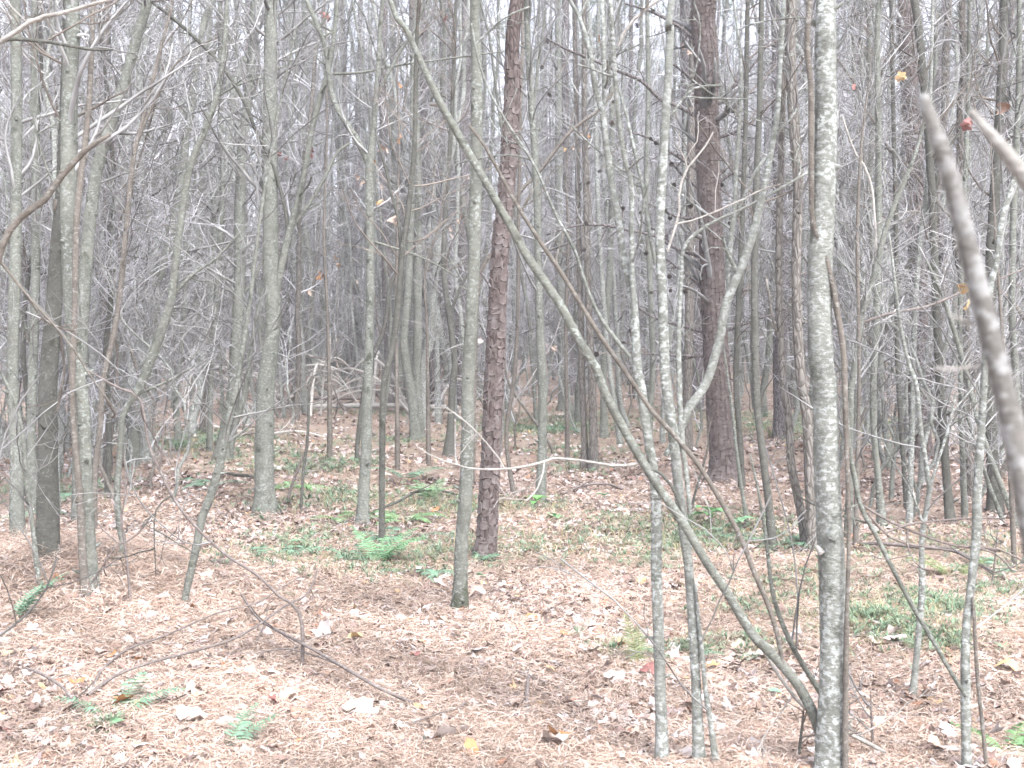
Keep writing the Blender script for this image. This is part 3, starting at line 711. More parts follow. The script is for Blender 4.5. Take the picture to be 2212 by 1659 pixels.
tree('maple_tree', 'pale slim maple on the right with a long limb slanting left', 'maple_pale',
     [(2090, 1690, 24), (2088, 1640, 22), (2086, 1480, 21), (2086, 1380, 18), (2099, 1255, 17), (2109, 1155, 20), (2110, 1080, 19), (2116, 980, 17), (2124, 855, 15), (2127, 800, 14), (2139, 625, 13), (2151, 575, 13), (2164, 475, 13), (2179, 425, 12), (2199, 370, 11), (2235, 300, 10)],
     [([(2086, 1503, 10), (2059, 1460, 10), (2019, 1390, 11), (1969, 1305, 11), (1924, 1220, 11), (1884, 1140, 11), (1860, 1097, 11), (1846, 1030, 12), (1832, 950, 11), (1826, 830, 10)], {'twigs': 2, 'mat': 'maple'}),
      ([(1864, 1092, 6), (1919, 1125, 6), (1989, 1155, 6), (2059, 1178, 5), (2109, 1182, 5), (2159, 1187, 4), (2213, 1214, 4)], {'twigs': 3, 'mat': 'stick'}),
      ([(1874, 1108, 5), (1929, 1165, 5), (2019, 1184, 4), (2060, 1190, 3)], {'twigs': 1, 'mat': 'stick'})], group=GM, twigs=3, tw_lo=.6, knots=8, lean=.02)
tree('sapling', 'thin dark stake-like stem close right of the pale slim maple', 'brown',
     [(2133, 1690, 11), (2131, 1655, 10), (2121, 1555, 9), (2111, 1455, 9), (2104, 1330, 8), (2101, 1290, 6)], cat='sapling', twigs=1, knots=4)
tree('sapling', 'slender wavy sapling standing alone in front of the green hummock', 'maple_pale',
     [(1969, 1525, 15), (1979, 1430, 14), (1991, 1280, 14), (1991, 1180, 12), (1996, 1130, 12), (2009, 1055, 11), (2004, 1030, 11), (1999, 990, 10), (1989, 930, 10), (1979, 830, 10), (1964, 790, 9), (1944, 700, 8), (1932, 600, 7), (1920, 500, 5)],
     [([(1993, 1125, 7), (1984, 1110, 6), (1972, 1060, 4)], {'twigs': 1}), ([(2008, 1055, 8), (2025, 1000, 7), (2050, 920, 6), (2065, 850, 4)], {'twigs': 2})], cat='sapling', twigs=4, knots=8)
tree('sapling', 'arching bent sapling with pale twigs between the maples on the right', 'maple',
     [(1879, 1105, 7), (1889, 1045, 7), (1909, 1005, 8), (1944, 965, 8), (1984, 930, 8), (2034, 900, 7), (2084, 877, 6), (2150, 855, 5), (2215, 845, 4)],
     [([(2050, 893, 5), (2010, 870, 4), (1980, 830, 4), (1940, 800, 3)], {'twigs': 2})], cat='sapling', twigs=6)
tree('sapling', 'forked grey sapling just right of the blotchy maple, widely branching', 'maple',
     [(1832, 1160, 15), (1836, 1000, 14), (1838, 850, 14), (1844, 810, 14), (1859, 700, 13), (1874, 640, 12), (1894, 575, 12), (1909, 510, 11), (1929, 450, 10), (1959, 380, 8), (1984, 310, 7), (2010, 200, 5)],
     [([(1894, 560, 7), (1890, 480, 6), (1882, 400, 6), (1860, 345, 6), (1844, 325, 5), (1819, 250, 4)], {'mat': 'bleached'}),
      ([(1862, 697, 7), (1924, 677, 6), (2009, 660, 6), (2084, 628, 5), (2144, 608, 4), (2213, 580, 3)], {'mat': 'stick'}),
      ([(1880, 625, 6), (1850, 600, 5), (1810, 560, 4)], {})], cat='sapling')
tree('maple_tree', 'upright grey trunk behind the arching bent sapling', 'maple',
     [(1904, 1140, 20), (1899, 1050, 15), (1889, 950, 14), (1886, 830, 14), (1893, 700, 14), (1897, 500, 14), (1898, 300, 14), (1900, 0, 12)], group=YM)
tree('maple_tree', 'grey trunk right of the shaggy pine, leaning slightly left', 'maple_dark',
     [(2054, 1135, 20), (2044, 1030, 18), (2036, 900, 18), (2030, 830, 17), (2020, 600, 17), (2012, 400, 17), (1998, 200, 17), (1975, 0, 16)], group=YM)
tree('maple_tree', 'thin straight stem close right of the left-leaning grey trunk', 'maple',
     [(2084, 1125, 12), (2080, 1000, 12), (2076, 880, 11), (2074, 700, 11), (2080, 500, 10), (2090, 250, 9), (2094, 0, 8)], group=YM)
tree('maple_tree', 'thin mottled stem in front of the dark shaggy pine', 'maple_pale',
     [(1964, 1135, 13), (1968, 1000, 12), (1972, 880, 11), (1975, 700, 11), (1985, 550, 10), (2002, 400, 9), (2010, 200, 8), (2015, 0, 7)], group=YM)
tree('sapling', 'leaning pole slanting down to the right, upper of two crossing poles', 'maple',
     [(2200, 1148, 13), (2159, 1040, 12), (2129, 960, 12), (2105, 880, 11), (2080, 780, 10), (2040, 650, 9), (2000, 560, 7)], cat='sapling', group='poles leaning together')
tree('sapling', 'shorter leaning pole slanting beside the longer one at the right edge', 'maple',
     [(2170, 1137, 9), (2145, 1070, 9), (2124, 1012, 9), (2095, 920, 8), (2070, 830, 7)], cat='sapling', group='poles leaning together')
tree('maple_tree', 'dark thick trunk behind the leaning poles near the right edge', 'maple_dark',
     [(2150, 1112, 32), (2146, 1020, 28), (2140, 930, 27), (2136, 830, 26), (2140, 600, 24), (2150, 400, 22), (2162, 200, 20), (2170, 0, 18)], group=YM)
tree('maple_tree', 'grey trunk at the far right edge beyond the blurred branch', 'maple',
     [(2206, 1120, 16), (2200, 1000, 15), (2196, 850, 15), (2186, 650, 14), (2190, 450, 14), (2200, 200, 12), (2202, 0, 11)], group=YM)
tree('maple_tree', 'narrow dark trunk close left of the shaggy pine', 'maple_dark',
     [(1959, 1105, 11), (1952, 1010, 10), (1945, 900, 10), (1938, 750, 10), (1936, 500, 10), (1930, 250, 9), (1925, 0, 8)], group=YM)
# --- middle distance on the left
for lab, kd, pt in (
    ('dark-footed trunk rising behind the crooked elbowed maple', 'maple_dark', [(322, 868, 34), (326, 820, 28), (330, 650, 24), (326, 400, 22), (318, 200, 20), (310, 0, 18)]),
    ('grey trunk half hidden behind the crooked elbowed maple', 'maple', [(268, 866, 20), (266, 750, 18), (262, 500, 17), (258, 250, 15), (262, 0, 13)]),
    ('short-crowned grey trunk left of the torn-base maple', 'maple', [(421, 888, 19), (424, 800, 17), (428, 600, 16), (436, 400, 15), (450, 200, 13), (452, 0, 11)]),
    ('thin grey stem touching the torn-base maple on its left', 'maple', [(453, 975, 12), (454, 880, 12), (458, 780, 12), (470, 600, 11), (480, 400, 10), (476, 200, 9), (474, 0, 8)]),
    ('slim grey trunk seen between the stout forked maple and the y-forked one', 'maple', [(640, 852, 20), (644, 750, 18), (650, 550, 16), (655, 300, 15), (660, 0, 13)]),
    ('grey trunk behind the dark slender stem near the brush pile', 'maple', [(860, 870, 20), (862, 780, 18), (855, 600, 16), (852, 400, 15), (850, 200, 13), (846, 0, 12)]),
    ('thin pale stem behind the central maple on its left', 'maple_pale', [(947, 915, 12), (945, 800, 11), (940, 600, 11), (936, 400, 10), (930, 200, 9), (925, 0, 8)]),
    ('leaning pale stem behind the front spotted maples', 'maple_pale', [(1340, 960, 12), (1325, 860, 12), (1312, 750, 11), (1300, 600, 11), (1290, 400, 10), (1285, 200, 9), (1270, 0, 8)]),
    ('dark stem filling the gap left of the big cone-hung pine', 'furrow', [(1482, 975, 26), (1484, 880, 22), (1488, 750, 20), (1490, 500, 18), (1494, 250, 16), (1498, 0, 14)]),
    ('dark trunk just right of the big cone-hung pine', 'maple_dark', [(1602, 1062, 14), (1599, 950, 13), (1590, 830, 12), (1596, 650, 12), (1606, 400, 11), (1612, 200, 10), (1616, 0, 9)]),
    ('grey trunk in green cover right of the furrowed pair', 'maple', [(1305, 946, 17), (1304, 880, 15), (1306, 760, 14), (1318, 550, 13), (1322, 300, 12), (1318, 0, 10)]),
    ('thin brown stem left of the straight trunk with seedlings', 'brown', [(1112, 1075, 11), (1100, 1010, 10), (1094, 930, 9), (1110, 820, 9), (1118, 700, 8), (1120, 500, 8), (1124, 250, 7), (1130, 0, 6)]),
    ('slim wavy stem behind the first front spotted maple', 'maple', [(1402, 985, 15), (1404, 900, 14), (1410, 780, 13), (1404, 600, 12), (1396, 400, 11), (1400, 200, 10), (1398, 0, 9)]),
):
    tree('maple_tree', lab, kd, pt, group=YM, twigs=18, tw_lo=.12)

# --- thin stems and boughs entering from the sides, close to the camera
tree('bare_bough', 'brown broken bough arching in from the left edge', 'brown',
     [(-60, 1500, 22), (-40, 900, 20), (-14, 610, 17), (2, 545, 16), (12, 515, 15), (32, 482, 15), (60, 458, 15), (100, 428, 15), (125, 390, 14), (160, 350, 13), (195, 316, 12), (238, 291, 11)],
     [([(-2, 560, 6), (10, 577, 6), (65, 645, 6), (115, 700, 5), (160, 755, 5), (197, 815, 4), (245, 880, 3)], {'twigs': 3}), ([(120, 430, 9), (118, 447, 7), (117, 455, 5)], {'twigs': 0})],
     cat='bough', t=3.6, twigs=2, knots=8, lean=0)
tree('bare_bough', 'pale smooth bough crossing the upper left corner', 'bleached',
     [(-120, 1500, 16), (-110, 700, 15), (-60, 180, 12), (0, 93, 11), (40, 65, 10), (80, 40, 10), (140, 27, 9), (200, 9, 8), (260, -8, 7), (330, -40, 6)],
     [([(92, 37, 5), (60, 48, 4), (20, 10, 4), (0, -20, 3)], {'twigs': 0})], cat='bough', t=3.4, twigs=3, knots=5, lean=0)
tree('bare_bough', 'short dark snapped bough poking in below the pale upper bough', 'maple_dark',
     [(-130, 1480, 14), (-125, 600, 13), (-80, 140, 10), (0, 88, 9), (90, 89, 8), (150, 99, 7), (205, 108, 6), (245, 107, 5)], cat='bough', t=4.6, twigs=3, knots=4, lean=0)
tree('broken_branch', 'thick blurred broken-off branch tip close before the camera', 'bough',
     [(2330, 2700, 56.8), (2290, 1700, 53.3), (2228, 1150, 49.9), (2204, 1010, 48.2), (2189, 930, 47.3), (2164, 827, 46.4), (2139, 725, 44.7), (2114, 625, 43.0), (2089, 525, 42.1), (2069, 435, 39.6), (2049, 360, 37.8), (2019, 280, 35.3), (1992, 206, 32.7)],
     [([(2100, 700, 12.0), (2070, 688, 7.7), (2050, 680, 5.2)], {'twigs': 0, 'mat': 'bleached'}), ([(2120, 790, 6.9), (2060, 798, 6.0), (2020, 795, 4.3)], {'twigs': 0, 'mat': 'bleached'})],
     cat='branch', t=1.02, twigs=0, knots=5, lean=0, bow=0)
tree('broken_branch', 'slimmer blurred broken tip beside the thick blurred one', 'bleached',
     [(2420, 2700, 51.6), (2400, 1500, 48.2), (2330, 650, 43.0), (2260, 450, 38.7), (2212, 388, 36.1), (2199, 362, 32.7), (2159, 312, 27.5), (2124, 274, 24.1), (2097, 240, 18.9)], cat='branch', t=1.12, twigs=0, knots=3, lean=0, bow=0)

# --- cones on the big pine, each on a twig of the nearest bough
def cones_on(entry, spots):
    ro, base, P, R = entry
    t = ro['t']
    pool = np.concatenate([np.array([v.co for v in ch.data.vertices]) for ch in ro.children if ch.name.startswith(('branch', 'twigs')) and ch.data])
    tw = MB()
    for (x, y) in spots:
        best = None
        c = proj(x, y, t)-base
        d = proj(x, y, t+.0)-proj(x, y, t-1)
        rel = pool-c; along = rel@d/np.dot(d, d); perp = np.linalg.norm(rel-along[:, None]*d, axis=1) + .12*np.abs(along)
        k = int(np.argmin(perp)); q = pool[k]
        c = c + d*along[k]
        s = resample(np.array([q, (q+c)/2+np.array([0, 0, .02]), c]), .04)
        tube(tw, s, np.full(len(s), .005), 4)
        o = put('pine_cone', CONE, ro, c); o.rotation_euler = (random.uniform(0, 3), random.uniform(0, 3), random.uniform(0, 6)); o.scale = [random.uniform(.6, .95)]*3
    put('cone_twigs', tw.mesh('cone_twigs', M['twig_dark']), ro)
CT3 = [(150, 180), (160, 410), (330, 790), (320, 965), (310, 1080), (440, 440), (430, 530), (600, 600), (622, 618), (690, 710), (822, 752), (700, 800), (810, 810), (770, 890), (660, 910), (682, 942), (480, 900), (560, 920), (940, 965), (990, 945), (912, 740), (905, 800), (580, 1095), (665, 1025), (680, 1195), (600, 1265), (684, 1255), (730, 1220), (745, 1260), (990, 1265), (820, 1345), (870, 1345), (780, 1480), (510, 1430), (480, 1480), (365, 1530), (610, 45), (540, 110), (865, 155), (380, 740), (890, 1085), (810, 1025), (130, 290)]
cones_on(PINE2, [(1106+x/2, y/2) for x, y in CT3])

# ------------------------------------------------------------------ the stand behind: trees of three kinds, each one its own object
def straight_path(Hh, wob, n=26, arc=0.0):
    s = np.linspace(0, 1, n)
    a, b_ = rng.uniform(0, 6.28, 2)
    x = wob*np.cumsum(rng.normal(size=n))*.12 + arc*s**1.6*math.cos(a)*Hh + wob*.4*np.sin(s*rng.uniform(4, 9)+b_)
    y = wob*np.cumsum(rng.normal(size=n))*.12 + arc*s**1.6*math.sin(a)*Hh + wob*.4*np.cos(s*rng.uniform(4, 9)+a)
    return np.stack([x-x[0], y-y[0], s*Hh*(1-.5*arc)-.15*(1-s)], 1)

def proto_maple(k):
    Hh = rng.uniform(11, 17.5); r0 = rng.uniform(.05, .09)
    P = straight_path(Hh, .45, arc=rng.choice([0, .07, .14, .24])); R = r0*(1-np.linspace(0, 1, len(P))**1.2*.85)
    R[0] *= 1.5; R[1] *= 1.1
    tr, tw = MB(), MB()
    tube(tr, P, R, 9, .05)
    a, ra = grow(P[None], R[None], 36, .10, 1, (25, 75), (.7, 2.8), 7, .38, .10, .14, .006); tubes(tw, a, ra, 4)
    b2, rb = grow(a, ra, 5, .2, 1, (25, 65), (.3, 1.0), 5, .6, .04, .17, .0046); tubes(tw, b2, rb, 3)
    c2, rc = grow(b2, rb, 3, .2, 1, (25, 65), (.12, .5), 3, .7, .03, .17, .0036); tubes(tw, c2, rc, 3)
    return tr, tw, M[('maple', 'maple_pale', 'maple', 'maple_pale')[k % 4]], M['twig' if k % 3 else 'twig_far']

def proto_pine(k):
    Hh = rng.uniform(15, 20); r0 = rng.uniform(.10, .16)
    P = straight_path(Hh, .15); R = r0*(1-np.linspace(0, 1, len(P))*.75); R[0] *= 1.35
    tr, tw = MB(), MB()
    tube(tr, P, R, 10, .03)
    a, ra = grow(P[None], R[None], 60, .06, .75, (65, 100), (.5, 2.3), 6, .13, -.02, .10, .006); tubes(tw, a, ra, 4)
    b2, rb = grow(a, ra, 5, .25, 1, (30, 70), (.15, .8), 4, .6, -.01, .18, .0045); tubes(tw, b2, rb, 3)
    c2, rc = grow(b2, rb, 2, .3, 1, (30, 70), (.1, .4), 3, .6, -.01, .18, .0036); tubes(tw, c2, rc, 3)
    # live boughs high in the crown
    d, rd = grow(P[None], R[None], 34, .55, 1, (50, 85), (.8, 2.2), 6, .15, .08, .1, .008); tubes(tw, d, rd, 4)
    e, re_ = grow(d, rd, 5, .4, 1, (25, 60), (.3, .7), 4, .6, .1, .12, .003); tubes(tw, e, re_, 3)
    nd = MB()
    tips = e[:, 1:].reshape(-1, 3)
    n = len(tips); K = 6
    dirs = nrm(rng.normal(size=(n, K, 3))+np.array([0, 0, .3])); L = rng.uniform(.10, .17, (n, K, 1))
    s = nrm(np.cross(dirs, rng.normal(size=(n, K, 3))))*.009
    b0 = np.broadcast_to(tips[:, None], dirs.shape)
    V = np.stack([b0-s, b0+s, b0+dirs*L], 2).reshape(-1, 3)
    col = np.repeat(np.array([[.10, .15, .075]])*rng.uniform(.7, 1.4, (n*K, 1)), 3, 0)
    nd.add(V, None, np.arange(len(V)).reshape(-1, 3), col)
    return tr, tw, M['pine'], M['twig_far'], nd

def proto_wisp(k):
    Hh = rng.uniform(4, 7.5); r0 = rng.uniform(.016, .032)
    P = straight_path(Hh, .5, arc=rng.choice([.05, .15, .3])); R = r0*(1-np.linspace(0, 1, len(P))*.85)
    tr, tw = MB(), MB()
    tube(tr, P, R, 7, .05)
    a, ra = grow(P[None], R[None], 26, .06, 1, (20, 65), (.5, 2.0), 8, .5, .05, .16, .0055); tubes(tw, a, ra, 4)
    b2, rb = grow(a, ra, 5, .15, 1, (25, 70), (.25, 1.0), 6, .65, .02, .2, .0042); tubes(tw, b2, rb, 3)
    c2, rc = grow(b2, rb, 2, .2, 1, (25, 70), (.12, .45), 3, .7, .0, .2, .0032); tubes(tw, c2, rc, 3)
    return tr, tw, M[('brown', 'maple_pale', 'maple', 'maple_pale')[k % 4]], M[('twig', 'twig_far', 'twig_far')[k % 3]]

def proto_pole(k):
    Hh = rng.uniform(11, 17); r0 = rng.uniform(.032, .055)
    P = straight_path(Hh, .3, arc=rng.choice([0, .04, .1])); R = r0*(1-np.linspace(0, 1, len(P))**1.3*.8); R[0] *= 1.4
    tr, tw = MB(), MB()
    tube(tr, P, R, 8, .05)
    a, ra = grow(P[None], R[None], 22, .12, 1, (25, 75), (.4, 1.8), 6, .4, .08, .12, .006); tubes(tw, a, ra, 4)
    b2, rb = grow(a, ra, 4, .2, 1, (25, 70), (.2, .8), 4, .6, .03, .17, .0045); tubes(tw, b2, rb, 3)
    return tr, tw, M[('maple_pale', 'maple', 'maple_pale', 'furrow')[k % 4]], M['twig_far' if k % 2 else 'twig']
PR = {'pole': [proto_pole(k) for k in range(8)], 'maple': [proto_maple(k) for k in range(9)], 'pine': [proto_pine(k) for k in range(6)], 'wisp': [proto_wisp(k) for k in range(10)]}
MES = {}
for kd, lst in PR.items():
    MES[kd] = []
    for e in lst:
        ms = [('trunk', e[0].mesh('trunk', e[2])), ('twigs', e[1].mesh('twigs', e[3]))]
        if len(e) > 4: ms.append(('needles', e[4].mesh('needles', M['green'])))
        MES[kd].append(ms)
PR = None
INFO = {'pole': ('pole_tree', 'tree', 'slender pole trees of the dense stand', ('slender pole-like stem in the nearer rows', 'slender pole-like stem deep in the stand', 'faint pole-like stem in the far rows')),
        'maple': ('young_tree', 'tree', 'bare young trees of the dense stand', ('slim grey tree in the nearer rows', 'slim grey tree deep in the stand', 'faint slim tree in the far rows')),
        'pine': ('pine_tree', 'pine', 'pines of the dense stand', ('rough-barked pine in the nearer rows', 'rough-barked pine deep in the stand', 'faint straight pine in the far rows')),
        'wisp': ('bare_sapling', 'sapling', 'wiry saplings under the dense stand', ('wiry sapling in the nearer rows', 'wiry sapling deep in the stand', 'faint wiry sapling in the far rows'))}
MARKS = [(35, 'outermost left maple'), (110, 'dark-based maple'), (190, 'twin stems'), (300, 'elbowed maple'), (420, 'slanting sapling'), (500, 'torn-base maple'), (585, 'stout forked maple'), (690, 'brush pile'), (800, 'y-forked maple'), (895, 'brush-pile trunks'), (1015, 'central maple'), (1080, 'slim reddish pine'),
         (1168, 'straight seedling trunk'), (1270, 'furrowed pair'), (1380, 'first front maple'), (1440, 'tallest front maple'), (1545, 'cone-hung pine'), (1640, 'curved pale limb'), (1715, 'furrowed twins'), (1785, 'blotchy maple'), (1890, 'arching sapling'), (1985, 'shaggy pine'), (2070, 'pale slim maple'), (2150, 'blurred branch')]
ORD = ['first', 'second', 'third', 'fourth', 'fifth', 'sixth', 'seventh', 'eighth', 'ninth', 'tenth', 'eleventh', 'twelfth', 'thirteenth', 'fourteenth', 'fifteenth', 'sixteenth', 'seventeenth', 'eighteenth', 'nineteenth', 'twentieth'] + ['twenty-'+q for q in ('first', 'second', 'third', 'fourth', 'fifth', 'sixth', 'seventh', 'eighth', 'ninth')]
ZONED = {}
used = [(b0[0], b0[1]) for _, b0, _, _ in ALLT]
def stand(kd, n, t0, t1, gap, pw=1.0, xr=None):
    name, cat, grp, labs = INFO[kd]
    done = 0; tries = 0
    while done < n and tries < n*400:
        tries += 1
        t = (t0**(pw+1)+(t1**(pw+1)-t0**(pw+1))*rng.random())**(1/(pw+1))
        x = rng.uniform(-.435, .435)*t; sx = CX+x/t*F
        if xr and not xr[0] < sx < xr[1]: continue
        if t < 17 and 330 < sx < 1650: continue
        if t < 22 and 560 < sx < 980: continue
        if any((x-a)**2+(t-b_)**2 < gap*gap for a, b_ in used): continue
        used.append((x, t)); done += 1
        z = float(H(x, t)); ms = MES[kd][int(rng.integers(len(MES[kd])))]
        lab = labs[0 if t < 26 else (1 if t < 44 else 2)]
        o = thing(name, lab, cat, (x, t, z), grp)
        ZONED.setdefault((lab, min(MARKS, key=lambda q: abs(q[0]-sx))[1]), []).append((sx, o))
        o.rotation_euler = (rng.normal()*(.02 if kd == 'pine' else .06), rng.normal()*(.02 if kd == 'pine' else .06), rng.uniform(0, 6.28)); sc = rng.uniform(.8, 1.2); o.scale = (sc, sc, sc)
        for nm, me in ms: put(nm, me, o)
stand('pine', 85, 19, 62, .8)
stand('maple', 36, 25, 50, .5, 1, (600, 1090))
stand('maple', 225, 15, 62, .5)
stand('pole', 255, 18, 56, .35)
stand('wisp', 240, 12, 55, .35, .6)
stand('wisp', 16, 11.5, 16, .3, 1, (-20, 330))
stand('wisp', 12, 10, 16, .3, 1, (1850, 2215))
stand('pole', 16, 12, 20, .25, 1, (1850, 2215))
stand('pole', 12, 13, 20, .25, 1, (-10, 330))
stand('maple', 8, 14.5, 21, .3, 1, (-10, 330))

for (lab, mk), lst in ZONED.items():
    lst.sort(key=lambda q: q[0])
    for k, (sx, o) in enumerate(lst):
        o['label'] = f'{lab} behind the {mk}' if len(lst) == 1 else f'{lab}, {ORD[k]} from left behind the {mk}'

# far wood that reads as one mass
fw = MB()
for k in range(480):
    t = rng.uniform(58, 120); x = rng.uniform(-.52, .52)*t; z = float(H(x, t)); Hh = rng.uniform(14, 28)
    off = np.array([x, t, z])
    P = straight_path(Hh, .3, 9, rng.choice([0, 0, .06])); R = rng.uniform(.06, .17)*(1-np.linspace(0, 1, 9)*.8)
    tubes(fw, (P+off)[None], R[None], 5)
    a, ra = grow((P+off)[None], R[None], 26, .1, 1, (30, 80), (.8, 3.4), 3, .35, .06, .2, .013); tubes(fw, a, ra, 3)
    b2, rb = grow(a, ra, 4, .2, 1, (30, 70), (.5, 2.0), 1, .6, .03, .25, .012); tubes(fw, b2, rb, 3)
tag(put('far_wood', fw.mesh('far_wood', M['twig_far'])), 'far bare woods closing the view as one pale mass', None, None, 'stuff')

# ------------------------------------------------------------------ saplings with leaves still clinging
LEAFM = {}
def leaf_mesh(k, mat):
    if (k, mat) not in LEAFM:
        mb = MB(); V, q, t = LEAFV[k]; mb.add(V, q, t); petiole(V[-1]*1.0, mb); LEAFM[(k, mat)] = mb.mesh('fallen_leaf', M[mat])
    return LEAFM[(k, mat)]
def leafy(label, pts, t, leaves):
    ro, base, P, R, t = tree('leafy_sapling', label, 'brown', pts, t=t, cat='sapling', group='saplings with a few clinging leaves', twigs=16, tw_lo=.2)
    tw = MB()
    for x, y, mat in leaves:
        for q in range(random.choice([1, 2, 3])):
            c = proj(x+random.uniform(-9, 9), y+random.uniform(-9, 9), t+random.uniform(-.1, .1))-base
            k = int(np.argmin(np.linalg.norm(P-(c-np.array([0, 0, .3])), axis=1)))
            s = resample(np.array([P[k], (P[k]+c)/2+np.array([0, 0, .06]), c]), .06); tube(tw, s, np.linspace(.004, .0015, len(s)), 4)
            o = put('leaf', leaf_mesh(random.randrange(14), mat), ro, c)
            o.rotation_euler = (random.uniform(1, 2.2), random.uniform(-.6, .6), random.uniform(0, 6.28)); o.scale = [random.uniform(.55, .95)]*3
    put('leaf_twigs', tw.mesh('leaf_twigs', M['twig']), ro)
leafy('thin sapling with orange leaves hanging behind the y-forked maple', [(858, 905, 8), (856, 700, 7), (858, 480, 6), (862, 300, 5), (858, 150, 4), (862, 60, 3)], 14.5,
      [(860, 180, 'leaf_orange'), (863, 300, 'leaf_orange'), (853, 475, 'leaf_tan'), (815, 350, 'leaf_orange'), (817, 410, 'leaf_tan'), (777, 385, 'leaf_tan'), (817, 440, 'leaf_yellow'), (826, 325, 'leaf_tan')])
leafy('thin sapling with rusty leaves right of the stout forked maple', [(712, 890, 8), (708, 700, 7), (700, 500, 6), (706, 300, 5), (704, 120, 4), (703, 30, 3)], 15.5,
      [(692, 590, 'leaf_orange'), (700, 35, 'leaf_red'), (780, 612, 'leaf_tan'), (670, 625, 'leaf_tan'), (730, 565, 'leaf_tan'), (612, 340, 'leaf_red'), (680, 330, 'leaf_red')])
leafy('thin sapling with tan leaves between the dark slim tree and central maple', [(925, 900, 7), (922, 700, 6), (918, 590, 5), (950, 480, 4), (965, 380, 3)], 15.0,
      [(920, 590, 'leaf_brown'), (977, 500, 'leaf_tan'), (990, 475, 'leaf_tan'), (1010, 390, 'leaf_pale'), (973, 50, 'leaf_red'), (1038, 735, 'leaf_pale')])
leafy('thin sapling with yellow leaves behind the front spotted maples', [(1225, 930, 8), (1222, 700, 7), (1228, 500, 6), (1224, 330, 5), (1270, 90, 3)], 16.0,
      [(1215, 320, 'leaf_yellow'), (1240, 325, 'leaf_tan'), (1262, 285, 'leaf_orange'), (1290, 78, 'leaf_orange'), (1480, 108, 'leaf_tan'), (1195, 745, 'leaf_tan')])
leafy('thin sapling holding a red leaf and an orange one beside the blotchy maple', [(1850, 1100, 9), (1856, 800, 8), (1852, 500, 7), (1862, 300, 5), (1880, 150, 3)], 9.0,
      [(1840, 182, 'leaf_red'), (1941, 166, 'leaf_yellow')])
leafy('thin sapling holding pink and brown leaves near the blurred branches', [(2190, 1180, 9), (2170, 800, 8), (2150, 500, 6), (2140, 300, 4)], 8.2,
      [(2092, 262, 'leaf_red'), (2168, 240, 'leaf_brown'), (2080, 615, 'leaf_yellow'), (2085, 670, 'leaf_yellow')])

# ------------------------------------------------------------------ fallen branches
def ground_stick(name, label, mat, pts, lift=.035, group=None, cat='branch', twigs=2, bow=.05, forks=()):
    """a branch lying on the ground along the traced line"""
    rows = []
    for k, (x, y, wd) in enumerate(pts):
        t = ground_t(x, y); p = proj(x, y, t); rows.append([p[0], p[1], p[2]+lift+(bow*math.sin(math.pi*k/(len(pts)-1))), wd*.5*t/F])
    A = np.array(rows); base = A[0, :3].copy(); A[:, :3] -= base
    S = resample(A, .05); mb = MB(); tube(mb, S[:, :3], np.maximum(S[:, 3], .002), 8, .06)
    if twigs: add_twigs(mb, S[:, :3], S[:, 3], twigs, (.1, .4), 1, .2, 1, .02, .5)
    if forks:
        ro = thing(name, label, cat, base, group); put('limb', mb.mesh('limb', M[mat]), ro)
        for f in forks:
            rr = []
            for k, (x, y, wd) in enumerate(f):
                t = ground_t(x, y); p = proj(x, y, t); rr.append([p[0]-base[0], p[1]-base[1], p[2]-base[2]+lift+.05*k/len(f), wd*.5*t/F])
            S = resample(np.array(rr), .05); m2 = MB(); tube(m2, S[:, :3], np.maximum(S[:, 3], .002), 7, .06)
            put('side_branch', m2.mesh('side_branch', M[mat]), ro)
        return ro
    return tag(put(name, mb.mesh(name, M[mat]), None, base), label, cat, group)
ground_stick('fallen_branch', 'long curved dead branch with two arms on the pine straw, front left', 'stick',
    [(190, 1528, 8.6), (250, 1500, 7.1), (325, 1485, 6.4), (425, 1467, 6.4), (500, 1447, 5.7), (553, 1415, 5.0), (618, 1360, 4.3), (658, 1330, 4.3), (678, 1285, 3.5), (686, 1245, 2.9)],
    bow=.09, lift=.05, forks=[[(200, 1515, 5.7), (220, 1475, 5.7), (260, 1440, 5.0), (300, 1422, 5.0), (350, 1407, 4.3), (425, 1375, 3.5), (475, 1355, 3.5), (553, 1337, 2.9), (603, 1307, 2.9), (653, 1277, 2.1)], [(553, 1410, 2.9), (570, 1380, 2.9), (578, 1352, 2.1)]])
ground_stick('fallen_branch', 'grey dead branch slanting toward the big curled tan leaf', 'stick',
    [(520, 1300, 4.3), (553, 1367, 5.7), (583, 1405, 6.4), (628, 1440, 7.1), (703, 1485, 7.1), (763, 1515, 7.9), (828, 1537, 7.9), (893, 1545, 7.9)],
    bow=.09, lift=.05, forks=[[(490, 1436, 3.5), (553, 1437, 3.5), (618, 1432, 3.5), (678, 1450, 4.3), (728, 1475, 4.3), (773, 1508, 4.3)], [(618, 1437, 3.5), (650, 1420, 3.5), (715, 1405, 2.9)]])
ground_stick('fallen_branch', 'grey log-like stick lying behind the first front spotted maple', 'stick', [(1270, 1597, 12), (1340, 1590, 14), (1380, 1588, 14), (1425, 1590, 13)], twigs=0, bow=0)
ground_stick('fallen_branch', 'short upright-looking broken stub in the pine straw centre', 'stick', [(1140, 1565, 9), (1138, 1530, 9), (1141, 1490, 8), (1139, 1455, 7)], twigs=0, bow=.02)
ground_stick('fallen_branch', 'long stick lying behind the slender wavy sapling at right', 'stick', [(1838, 1187, 8), (1900, 1195, 8), (1990, 1210, 9), (2060, 1218, 9), (2130, 1250, 8), (2190, 1272, 7)], bow=.06)
ground_stick('fallen_branch', 'dark bent stick on the leaves between the y-forked and central maples', 'maple_dark', [(800, 1117, 6), (860, 1105, 6), (900, 1088, 6), (950, 1080, 5), (990, 1077, 5)], bow=.08)
